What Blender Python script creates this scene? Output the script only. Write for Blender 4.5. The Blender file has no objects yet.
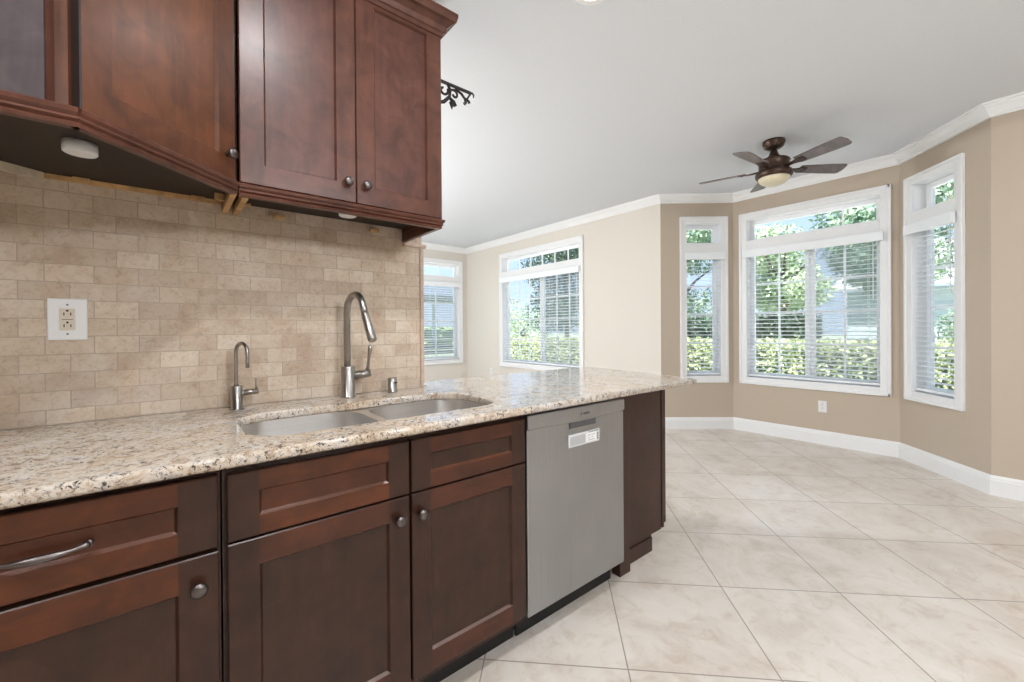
import bpy, bmesh, math, random
from mathutils import Vector, Matrix
SC = bpy.context.scene
COL = SC.collection
PI = math.pi

# ---------------------------------------------------------------- camera
cd = bpy.data.cameras.new('camera')
cam = bpy.data.objects.new('camera', cd)
COL.objects.link(cam)
cam.matrix_world = Matrix(((0.77274, 0.008376, -0.634667, 0.0),
                           (-0.634684, -0.00083, -0.772771, 0.0),
                           (-0.006999, 0.999965, 0.004675, 1.19),
                           (0, 0, 0, 1)))
cd.sensor_width = 36.0
cd.lens = 417.38 / 1024 * 36.0
cd.shift_y = -10.06 / 1024
cd.clip_start = 0.05
cd.clip_end = 300
SC.camera = cam

# ---------------------------------------------------------------- colour management
SC.view_settings.view_transform = 'Standard'
SC.view_settings.look = 'None'
SC.view_settings.gamma = 1.0
SC.view_settings.use_curve_mapping = False
SC.view_settings.exposure = 0.0

# ---------------------------------------------------------------- world
W = bpy.data.worlds.new('world')
SC.world = W
W.use_nodes = True
wn = W.node_tree
wn.nodes.clear()
def wnode(t, **k):
    n = wn.nodes.new(t)
    for a, b in k.items():
        setattr(n, a, b)
    return n
w_tc = wnode('ShaderNodeTexCoord')
w_sep = wnode('ShaderNodeSeparateXYZ')
wn.links.new(w_tc.outputs['Generated'], w_sep.inputs[0])
w_rmp = wnode('ShaderNodeValToRGB')
w_rmp.color_ramp.elements[0].position = 0.0
w_rmp.color_ramp.elements[0].color = (0.62, 0.76, 0.95, 1)
w_rmp.color_ramp.elements[1].position = 0.55
w_rmp.color_ramp.elements[1].color = (0.26, 0.45, 0.86, 1)
wn.links.new(w_sep.outputs[2], w_rmp.inputs[0])
w_noise = wnode('ShaderNodeTexNoise')
w_noise.inputs['Scale'].default_value = 3.0
w_noise.inputs['Detail'].default_value = 6.0
wn.links.new(w_tc.outputs['Generated'], w_noise.inputs['Vector'])
w_cr = wnode('ShaderNodeValToRGB')
w_cr.color_ramp.elements[0].position = 0.5
w_cr.color_ramp.elements[1].position = 0.75
wn.links.new(w_noise.outputs['Fac'], w_cr.inputs[0])
w_mix = wnode('ShaderNodeMixRGB')
w_mix.inputs[2].default_value = (0.72, 0.82, 0.96, 1)
wn.links.new(w_cr.outputs[0], w_mix.inputs[0])
wn.links.new(w_rmp.outputs[0], w_mix.inputs[1])
w_bg = wnode('ShaderNodeBackground')
w_bg.inputs['Strength'].default_value = 1.5
wn.links.new(w_mix.outputs[0], w_bg.inputs['Color'])
w_out = wnode('ShaderNodeOutputWorld')
wn.links.new(w_bg.outputs[0], w_out.inputs[0])

# ---------------------------------------------------------------- sun
sd = bpy.data.lights.new('sun', 'SUN')
sd.energy = 16.0
sd.angle = 0.01
sd.color = (1.0, 0.96, 0.88)
sun = bpy.data.objects.new('sun', sd)
COL.objects.link(sun)
sun.rotation_euler = Vector((0.34, 0.28, -0.90)).to_track_quat('-Z', 'Y').to_euler()

# ---------------------------------------------------------------- ceiling lamps: globes and all cans but the first are added fill
def area_light(x, y, z, sx, sy, power, col=(1, 0.97, 0.93), shape='RECTANGLE'):
    l = bpy.data.lights.new('ceiling_lamp_light', 'AREA')
    l.shape = shape
    l.size = sx
    if shape == 'RECTANGLE':
        l.size_y = sy
    l.energy = power
    l.color = col
    o = bpy.data.objects.new('ceiling_lamp_light', l)
    COL.objects.link(o)
    o.location = (x, y, z)
    return o
def fill_globe_light(x, y, z, power, col=(0.90, 0.955, 1.0)):
    l = bpy.data.lights.new('fill_globe_lamp', 'POINT')
    l.shadow_soft_size = 0.16
    l.energy = power
    l.color = col
    o = bpy.data.objects.new('fill_globe_lamp', l)
    COL.objects.link(o)
    o.location = (x, y, z)
FILL_GLOBES = [(-0.6, -1.0, 2.25, 20), (1.0, -1.9, 2.2, 175), (0.3, 4.4, 2.0, 290)]  # invented globes out of view, added to brighten room and ceiling
for x_, y_, z_, p_ in FILL_GLOBES:
    fill_globe_light(x_, y_, z_, p_)
CANS = [(1.505, 1.235), (0.35, 0.45), (-0.8, 0.45), (2.9, -0.6)]  # first can is real; the others are unseen, added as fill
for (x_, y_), p_ in zip(CANS, (5, 20, 17, 7)):
    area_light(x_, y_, 2.728, 0.13, 0.13, p_, (0.95, 0.975, 1.0), 'DISK')

# ================================================================ materials
def new_mat(name):
    m = bpy.data.materials.new(name)
    m.use_nodes = True
    nt = m.node_tree
    nt.nodes.clear()
    out = nt.nodes.new('ShaderNodeOutputMaterial')
    b = nt.nodes.new('ShaderNodeBsdfPrincipled')
    nt.links.new(b.outputs[0], out.inputs[0])
    return m, nt, b
def N(nt, t, **k):
    n = nt.nodes.new(t)
    for a, b in k.items():
        setattr(n, a, b)
    return n
def ramp(nt, fac, stops):
    r = N(nt, 'ShaderNodeValToRGB')
    els = r.color_ramp.elements
    while len(els) < len(stops):
        els.new(0.5)
    for e, (p, c) in zip(els, stops):
        e.position = p
        e.color = (c[0], c[1], c[2], 1)
    nt.links.new(fac, r.inputs[0])
    return r.outputs[0]
def coords(nt, scale=(1, 1, 1), loc=(0, 0, 0), rot=(0, 0, 0), world=False):
    if world:
        tc = N(nt, 'ShaderNodeNewGeometry').outputs['Position']
    else:
        tc = N(nt, 'ShaderNodeTexCoord').outputs['Object']
    mp = N(nt, 'ShaderNodeMapping')
    mp.inputs['Scale'].default_value = scale
    mp.inputs['Location'].default_value = loc
    mp.inputs['Rotation'].default_value = rot
    nt.links.new(tc, mp.inputs[0])
    return mp.outputs[0]
def noise(nt, vec, scale, detail=4, rough=0.55, dist=0.0):
    n = N(nt, 'ShaderNodeTexNoise')
    n.inputs['Scale'].default_value = scale
    n.inputs['Detail'].default_value = detail
    n.inputs['Roughness'].default_value = rough
    n.inputs['Distortion'].default_value = dist
    nt.links.new(vec, n.inputs['Vector'])
    return n.outputs['Fac']
def mixc(nt, fac, a, b, mode='MIX'):
    m = N(nt, 'ShaderNodeMixRGB', blend_type=mode)
    for i, v in ((0, fac), (1, a), (2, b)):
        if isinstance(v, (int, float)):
            m.inputs[i].default_value = v
        elif isinstance(v, (tuple, list)):
            m.inputs[i].default_value = (v[0], v[1], v[2], 1)
        else:
            nt.links.new(v, m.inputs[i])
    return m.outputs[0]
def bump(nt, b, h, strength=0.2, dist=0.01):
    n = N(nt, 'ShaderNodeBump')
    n.inputs['Strength'].default_value = strength
    n.inputs['Distance'].default_value = dist
    nt.links.new(h, n.inputs['Height'])
    nt.links.new(n.outputs[0], b.inputs['Normal'])
def srgb(r, g, b):
    f = lambda c: (c / 255 / 12.92) if c / 255 <= 0.04045 else ((c / 255 + 0.055) / 1.055) ** 2.4
    return (f(r), f(g), f(b))
def plain(name, col, rough=0.5, metal=0.0, var=0.06, scale=20, spec=0.5, bmp=0.0):
    m, nt, b = new_mat(name)
    v = coords(nt)
    f = noise(nt, v, scale)
    lo = tuple(c * (1 - var) for c in col)
    hi = tuple(min(1, c * (1 + var)) for c in col)
    nt.links.new(ramp(nt, f, [(0.3, lo), (0.7, hi)]), b.inputs['Base Color'])
    b.inputs['Roughness'].default_value = rough
    b.inputs['Metallic'].default_value = metal
    b.inputs['Specular IOR Level'].default_value = spec
    if bmp:
        bump(nt, b, f, bmp, 0.003)
    return m
def wood(name, dark, light, grain='Z', rough=0.34, coat=0.25):
    m, nt, b = new_mat(name)
    sc = {'Z': (26, 26, 3.0), 'X': (3.0, 26, 26), 'Y': (26, 3.0, 26)}[grain]
    v = coords(nt, sc, world=True)
    f1 = noise(nt, v, 1.0, 6, 0.6, 0.6)
    v2 = coords(nt, (1, 1, 1), world=True)
    f2 = noise(nt, v2, 11.0, 4, 0.6, 0.8)
    c1 = ramp(nt, f1, [(0.15, dark), (0.85, light)])
    c2 = ramp(nt, f2, [(0.3, (0.66, 0.63, 0.61)), (0.7, (1.2, 1.17, 1.14))])
    nt.links.new(mixc(nt, 1.0, c1, c2, 'MULTIPLY'), b.inputs['Base Color'])
    b.inputs['Roughness'].default_value = rough
    b.inputs['Specular IOR Level'].default_value = 0.32
    b.inputs['Coat Weight'].default_value = coat * 0.5
    b.inputs['Coat Roughness'].default_value = 0.25
    bump(nt, b, f1, 0.04, 0.002)
    return m
M = {}
M['nook_wall'] = plain('tan_wall', srgb(192, 177, 160), 0.75, var=0.02, scale=120, spec=0.25, bmp=0.12)
M['living_wall'] = plain('cream_wall', srgb(221, 214, 204), 0.75, var=0.02, scale=120, spec=0.25, bmp=0.12)  # lighter tone on the living-room walls than in the nook
M['ceiling'] = plain('textured_white_ceiling', srgb(222, 225, 229), 0.85, var=0.02, scale=90, spec=0.2, bmp=0.35)
M['trim'] = plain('white_trim_paint', srgb(236, 236, 236), 0.4, var=0.01)
M['vinyl'] = plain('white_vinyl', srgb(248, 249, 250), 0.4, var=0.01)
M['blind'] = plain('white_blind_slat', srgb(240, 243, 245), 0.45, var=0.01)
def slat_mat():
    m = bpy.data.materials.new('white_translucent_slat')
    m.use_nodes = True
    nt = m.node_tree
    nt.nodes.clear()
    out = N(nt, 'ShaderNodeOutputMaterial')
    d = N(nt, 'ShaderNodeBsdfDiffuse')
    d.inputs[0].default_value = (0.9, 0.92, 0.93, 1)
    t = N(nt, 'ShaderNodeBsdfTranslucent')
    t.inputs[0].default_value = (0.94, 0.96, 0.97, 1)
    mx = N(nt, 'ShaderNodeMixShader')
    mx.inputs[0].default_value = 0.62
    nt.links.new(d.outputs[0], mx.inputs[1])
    nt.links.new(t.outputs[0], mx.inputs[2])
    nt.links.new(mx.outputs[0], out.inputs[0])
    return m
M['slat'] = slat_mat()
M['cord'] = plain('white_cord', srgb(225, 225, 225), 0.6)
M['plastic'] = plain('white_plastic', srgb(232, 232, 232), 0.35, var=0.01)
M['almond'] = plain('almond_plastic', srgb(214, 203, 186), 0.35, var=0.02)
M['slot'] = plain('dark_slot', srgb(40, 34, 30), 0.6)
M['black'] = plain('black_shadow_gap', srgb(14, 12, 11), 0.7)
CH_D, CH_L = srgb(40, 22, 14), srgb(64, 36, 23)
M['cherry'] = wood('dark_cherry_upright_grain', CH_D, CH_L, 'Z')
M['cherry_rail'] = wood('dark_cherry_level_grain', srgb(58, 29, 13), srgb(96, 49, 22), 'X')
M['cherry_panel'] = wood('dark_cherry_panel', srgb(42, 24, 15), srgb(64, 39, 25), 'Z', 0.42)
M['low_rail'] = wood('shaded_cherry_rail', srgb(54, 28, 16), srgb(84, 44, 26), 'X')  # darker rail copy; dimming towards the right put into the colour
M['bead'] = wood('cherry_bead_highlight', srgb(70, 36, 20), srgb(104, 56, 32), 'X', 0.25, 2.0)  # lighter, glossier wood builds the highlight into the bottom chamfer
M['bead'].node_tree.nodes['Principled BSDF'].inputs['Coat IOR'].default_value = 2.3
M['drawer_panel'] = wood('cherry_drawer_panel', srgb(58, 28, 13), srgb(88, 44, 20), 'X', 0.4)
M['edge'] = wood('shaded_door_edge', srgb(28, 19, 17), srgb(40, 28, 25), 'Z', 0.5)  # shade on the corner door's edge put into a darker wood
M['left_door'] = wood('cherry_door_sheen_tint', srgb(52, 42, 44), srgb(78, 66, 68), 'Z', 0.5, 0)  # bluish sheen on the door front put into its wood colour
M['up'] = wood('cherry_upper_upright_grain', srgb(70, 41, 31), srgb(102, 63, 49), 'Z', 0.36)
M['up_rail'] = wood('cherry_upper_level_grain', srgb(72, 41, 30), srgb(102, 62, 47), 'X', 0.36)
M['up_panel'] = wood('cherry_upper_panel', srgb(72, 43, 35), srgb(100, 63, 52), 'Z', 0.38)
M['ang'] = wood('cherry_corner_upright_grain', srgb(68, 38, 22), srgb(100, 57, 33), 'Z', 0.38)
M['ang_panel'] = wood('cherry_corner_panel', srgb(74, 42, 23), srgb(112, 65, 36), 'Z', 0.38)
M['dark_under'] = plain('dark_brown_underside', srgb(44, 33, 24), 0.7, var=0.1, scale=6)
M['raw_wood'] = wood('raw_pine', srgb(176, 138, 90), srgb(214, 178, 128), 'Y', 0.6, 0)
M['pale_wood'] = wood('pale_wood_strip', srgb(196, 184, 160), srgb(222, 212, 190), 'X', 0.6, 0)
M['nickel'] = plain('brushed_nickel', (0.36, 0.34, 0.32), 0.28, 1.0, 0.06, 60)
M['knob'] = plain('pewter_knob', (0.14, 0.12, 0.115), 0.34, 1.0, 0.1, 60)
M['bronze'] = plain('oil_rubbed_bronze', srgb(74, 57, 47), 0.35, 0.6, 0.25, 30)
M['iron'] = plain('black_wrought_iron', srgb(38, 32, 29), 0.55, 0.3, 0.2, 60)
M['dw_dark'] = plain('dark_grey_plastic', srgb(74, 74, 75), 0.4)
M['grey_label'] = plain('grey_label', srgb(176, 177, 178), 0.4)
M['silver'] = plain('pale_silver_plastic', srgb(206, 206, 206), 0.35, var=0.02)
M['ink'] = plain('dark_print', srgb(60, 60, 62), 0.5)
M['pale_ink'] = plain('pale_grey_print', srgb(170, 170, 172), 0.5)
M['blade'] = wood('walnut_fan_blade', srgb(98, 88, 86), srgb(128, 118, 116), 'X', 0.3, 0.3)

def steel(name, col, rough, axis):
    m, nt, b = new_mat(name)
    sc = {'X': (2, 300, 300), 'Z': (300, 300, 2)}[axis]
    f = noise(nt, coords(nt, sc), 1.0, 3)
    f2 = noise(nt, coords(nt), 3.0, 2)
    lo = tuple(c * 0.9 for c in col)
    c1 = ramp(nt, f, [(0.3, lo), (0.7, col)])
    c2 = ramp(nt, f2, [(0.3, (0.9, 0.9, 0.9)), (0.7, (1, 1, 1))])
    nt.links.new(mixc(nt, 1, c1, c2, 'MULTIPLY'), b.inputs['Base Color'])
    b.inputs['Metallic'].default_value = 1
    b.inputs['Roughness'].default_value = rough
    return m
M['dw_steel'] = steel('brushed_stainless_steel', (0.42, 0.425, 0.43), 0.42, 'Z')
M['sink_steel'] = steel('satin_stainless_steel', (0.84, 0.82, 0.80), 0.32, 'X')

def granite():
    m, nt, b = new_mat('cream_speckled_granite')
    v = coords(nt, world=True)
    big = noise(nt, v, 5.0, 5, 0.6, 1.2)
    mid = noise(nt, v, 28.0, 6, 0.65, 0.8)
    fine = noise(nt, v, 110.0, 4, 0.7)
    c = ramp(nt, mid, [(0.30, srgb(132, 112, 98)), (0.41, srgb(190, 175, 160)), (0.53, srgb(216, 209, 200)), (0.66, srgb(176, 172, 172))])
    tan = ramp(nt, big, [(0.35, (1, 1, 1)), (0.62, srgb(240, 228, 212)), (0.75, srgb(216, 194, 168))])
    c = mixc(nt, 0.8, c, tan, 'MULTIPLY')
    spk = ramp(nt, fine, [(0.36, (1, 1, 1)), (0.42, (0, 0, 0))])
    patch = ramp(nt, noise(nt, v, 14.0, 3, 0.6, 0.5), [(0.40, (0, 0, 0)), (0.50, (1, 1, 1))])
    c = mixc(nt, mixc(nt, 1, spk, (0.75, 0.75, 0.75), 'MULTIPLY'), c, srgb(124, 98, 78))
    bl = ramp(nt, noise(nt, v, 95.0, 6, 0.75, 0.8), [(0.42, (1, 1, 1)), (0.46, (0, 0, 0))])
    c = mixc(nt, mixc(nt, 1, bl, patch, 'MULTIPLY'), c, srgb(60, 53, 51))
    nt.links.new(c, b.inputs['Base Color'])
    b.inputs['Roughness'].default_value = 0.07
    b.inputs['Specular IOR Level'].default_value = 0.6
    return m
M['granite'] = granite()

def floor_mat():
    m, nt, b = new_mat('cream_porcelain_floor_tile')
    # tile corner at (2.307, 0.515), rows turned 45 degrees
    s = 1.0
    geo = N(nt, 'ShaderNodeNewGeometry').outputs['Position']
    sub = N(nt, 'ShaderNodeVectorMath', operation='SUBTRACT')
    sub.inputs[1].default_value = (2.307, 0.515, 0)
    nt.links.new(geo, sub.inputs[0])
    rot = N(nt, 'ShaderNodeVectorRotate', rotation_type='Z_AXIS')
    rot.inputs['Angle'].default_value = -PI / 4
    nt.links.new(sub.outputs[0], rot.inputs['Vector'])
    br = N(nt, 'ShaderNodeTexBrick')
    br.offset = 0.0
    br.squash = 1.0
    br.inputs['Scale'].default_value = 1.0
    br.inputs['Brick Width'].default_value = 0.514
    br.inputs['Row Height'].default_value = 0.507
    br.inputs['Mortar Size'].default_value = 0.0026
    br.inputs['Mortar Smooth'].default_value = 0.1
    br.inputs['Color1'].default_value = (0.0, 0.0, 0.0, 1)
    br.inputs['Color2'].default_value = (1, 1, 1, 1)
    nt.links.new(rot.outputs[0], br.inputs['Vector'])
    f1 = noise(nt, rot.outputs[0], 2.4, 7, 0.62, 0.9)
    f2 = noise(nt, rot.outputs[0], 7.0, 8, 0.7, 1.5)
    c = ramp(nt, f1, [(0.32, srgb(204, 192, 178)), (0.52, srgb(221, 212, 202)), (0.7, srgb(228, 222, 214))])
    c2 = ramp(nt, f2, [(0.34, srgb(226, 212, 202)), (0.5, (1, 1, 1))])
    c = mixc(nt, 0.5, c, c2, 'MULTIPLY')
    tv = ramp(nt, br.outputs['Color'], [(0.0, (0.95, 0.94, 0.93)), (1.0, (1, 1, 1))])
    c = mixc(nt, 1, c, tv, 'MULTIPLY')
    c = mixc(nt, br.outputs['Fac'], c, srgb(150, 138, 126))
    nt.links.new(c, b.inputs['Base Color'])
    b.inputs['Roughness'].default_value = 0.3
    bump(nt, b, br.outputs['Fac'], -0.3, 0.002)
    return m
M['floor'] = floor_mat()

def splash_mat():
    m, nt, b = new_mat('tumbled_travertine_subway_tile')
    geo = N(nt, 'ShaderNodeNewGeometry').outputs['Position']
    sp = N(nt, 'ShaderNodeSeparateXYZ')
    nt.links.new(geo, sp.inputs[0])
    cb = N(nt, 'ShaderNodeCombineXYZ')
    ad = N(nt, 'ShaderNodeMath', operation='ADD')
    ad.inputs[1].default_value = 0.288 + 0.106 * 40
    az = N(nt, 'ShaderNodeMath', operation='ADD')
    az.inputs[1].default_value = -1.289 + 0.0555 * 40
    nt.links.new(sp.outputs[0], ad.inputs[0])
    nt.links.new(sp.outputs[2], az.inputs[0])
    nt.links.new(ad.outputs[0], cb.inputs[0])
    nt.links.new(az.outputs[0], cb.inputs[1])
    nd = N(nt, 'ShaderNodeTexNoise')
    nd.inputs['Scale'].default_value = 60
    nt.links.new(geo, nd.inputs['Vector'])
    wob = N(nt, 'ShaderNodeVectorMath', operation='MULTIPLY_ADD')
    wob.inputs[1].default_value = (0.003, 0.003, 0)
    nt.links.new(nd.outputs['Color'], wob.inputs[0])
    nt.links.new(cb.outputs[0], wob.inputs[2])
    br = N(nt, 'ShaderNodeTexBrick')
    br.offset = 0.5
    br.inputs['Scale'].default_value = 1.0
    br.inputs['Brick Width'].default_value = 0.106
    br.inputs['Row Height'].default_value = 0.0555
    br.inputs['Mortar Size'].default_value = 0.0016
    br.inputs['Mortar Smooth'].default_value = 0.35
    br.inputs['Color1'].default_value = (0, 0, 0, 1)
    br.inputs['Color2'].default_value = (1, 1, 1, 1)
    nt.links.new(wob.outputs[0], br.inputs['Vector'])
    c = ramp(nt, br.outputs['Color'], [(0.0, srgb(190, 172, 153)), (0.45, srgb(202, 186, 167)), (0.8, srgb(211, 197, 179)), (1.0, srgb(194, 178, 162))])
    f1 = noise(nt, geo, 60, 8, 0.75, 0.6)
    f2 = noise(nt, geo, 9, 4, 0.6, 0.6)
    c = mixc(nt, 0.5, c, ramp(nt, f1, [(0.33, srgb(196, 176, 158)), (0.5, (1, 1, 1))]), 'MULTIPLY')
    c = mixc(nt, 0.6, c, ramp(nt, f2, [(0.35, srgb(226, 208, 192)), (0.6, (1, 1, 1))]), 'MULTIPLY')
    c = mixc(nt, br.outputs['Fac'], c, srgb(172, 155, 138))
    nt.links.new(c, b.inputs['Base Color'])
    b.inputs['Roughness'].default_value = 0.55
    hm = N(nt, 'ShaderNodeMath', operation='SUBTRACT')
    nt.links.new(f1, hm.inputs[0])
    mm = N(nt, 'ShaderNodeMath', operation='MULTIPLY')
    mm.inputs[1].default_value = 2.0
    nt.links.new(br.outputs['Fac'], mm.inputs[0])
    nt.links.new(mm.outputs[0], hm.inputs[1])
    bump(nt, b, hm.outputs[0], 0.35, 0.003)
    return m
M['splash'] = splash_mat()
M['liner'] = plain('travertine_pencil_liner', srgb(192, 170, 154), 0.5, var=0.12, scale=30, bmp=0.2)

def glass_mat():
    m = bpy.data.materials.new('window_glass')
    m.use_nodes = True
    nt = m.node_tree
    nt.nodes.clear()
    out = N(nt, 'ShaderNodeOutputMaterial')
    t = N(nt, 'ShaderNodeBsdfTransparent')
    t.inputs[0].default_value = (0.95, 0.97, 0.97, 1)
    g = N(nt, 'ShaderNodeBsdfGlossy')
    g.inputs['Roughness'].default_value = 0.02
    lw = N(nt, 'ShaderNodeLayerWeight')
    lw.inputs[0].default_value = 0.5
    pw = N(nt, 'ShaderNodeMath', operation='POWER')
    pw.inputs[1].default_value = 5.0
    nt.links.new(lw.outputs['Facing'], pw.inputs[0])
    fr = N(nt, 'ShaderNodeMath', operation='MULTIPLY_ADD')
    fr.inputs[1].default_value = 0.6
    fr.inputs[2].default_value = 0.03
    nt.links.new(pw.outputs[0], fr.inputs[0])
    mx = N(nt, 'ShaderNodeMixShader')
    nt.links.new(fr.outputs[0], mx.inputs[0])
    nt.links.new(t.outputs[0], mx.inputs[1])
    nt.links.new(g.outputs[0], mx.inputs[2])
    nt.links.new(mx.outputs[0], out.inputs[0])
    return m
M['glass'] = glass_mat()

def screen_mat():
    m = bpy.data.materials.new('insect_screen_mesh')
    m.use_nodes = True
    nt = m.node_tree
    nt.nodes.clear()
    out = N(nt, 'ShaderNodeOutputMaterial')
    t = N(nt, 'ShaderNodeBsdfTransparent')
    d = N(nt, 'ShaderNodeBsdfDiffuse')
    d.inputs[0].default_value = (0.55, 0.6, 0.63, 1)
    mx = N(nt, 'ShaderNodeMixShader')
    mx.inputs[0].default_value = 0.28
    nt.links.new(t.outputs[0], mx.inputs[1])
    nt.links.new(d.outputs[0], mx.inputs[2])
    nt.links.new(mx.outputs[0], out.inputs[0])
    return m
M['screen'] = screen_mat()

def lamp_mat(name, col, strength):
    m, nt, b = new_mat(name)
    b.inputs['Base Color'].default_value = (0.9, 0.9, 0.9, 1)
    b.inputs['Emission Color'].default_value = (*col, 1)
    b.inputs['Emission Strength'].default_value = strength
    return m
M['lamp_on'] = lamp_mat('lit_lamp_lens', (1, 0.96, 0.9), 2.0)
def globe_mat():
    m = bpy.data.materials.new('fill_globe_shell')
    m.use_nodes = True
    nt = m.node_tree
    nt.nodes.clear()
    out = N(nt, 'ShaderNodeOutputMaterial')
    t = N(nt, 'ShaderNodeBsdfTransparent')
    e = N(nt, 'ShaderNodeEmission')
    e.inputs[1].default_value = 1.5
    mx = N(nt, 'ShaderNodeMixShader')
    mx.inputs[0].default_value = 0.15
    nt.links.new(t.outputs[0], mx.inputs[1])
    nt.links.new(e.outputs[0], mx.inputs[2])
    nt.links.new(mx.outputs[0], out.inputs[0])
    return m
M['globe'] = globe_mat()
M['amber'] = plain('cream_frosted_glass', srgb(224, 215, 186), 0.35, var=0.05, scale=8)

def leaf_mat(name, dark, mid, light, scale=3.0):
    m, nt, b = new_mat(name)
    v = coords(nt, world=True)
    f = noise(nt, v, scale, 5, 0.7)
    nt.links.new(ramp(nt, f, [(0.35, dark), (0.5, mid), (0.66, light)]), b.inputs['Base Color'])
    b.inputs['Roughness'].default_value = 0.5
    return m
M['leaf_tree'] = leaf_mat('tree_leaves', srgb(104, 134, 108), srgb(148, 174, 144), srgb(194, 208, 180), 2.5)
M['leaf_light'] = leaf_mat('light_tree_leaves', srgb(130, 158, 118), srgb(176, 200, 156), srgb(222, 232, 196), 2.5)
M['leaf_hedge'] = leaf_mat('hedge_leaves', srgb(142, 160, 110), srgb(180, 190, 142), srgb(206, 208, 174), 4.0)
M['leaf_dark'] = leaf_mat('dark_shrub_leaves', srgb(48, 70, 56), srgb(76, 100, 80), srgb(110, 134, 108), 4.0)
M['bark'] = plain('grey_brown_bark', srgb(110, 96, 84), 0.8, var=0.25, scale=12)
M['lawn'] = leaf_mat('lawn_grass', srgb(140, 152, 126), srgb(160, 170, 146), srgb(178, 186, 164), 1.0)
M['siding'] = plain('pale_blue_grey_siding', srgb(206, 216, 226), 0.7, var=0.03, scale=3)
M['shingle'] = plain('pale_grey_roof_tile', srgb(196, 196, 196), 0.7, var=0.2, scale=9, bmp=0.5)
M['paving'] = plain('pale_bounce_slab', srgb(226, 224, 220), 0.8, var=0.06, scale=3)
M['rail_dark'] = plain('dark_stained_timber', srgb(70, 74, 80), 0.6, var=0.1, scale=5)
M['patio'] = plain('grey_painted_timber', srgb(120, 128, 136), 0.6, var=0.1, scale=5)

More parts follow.
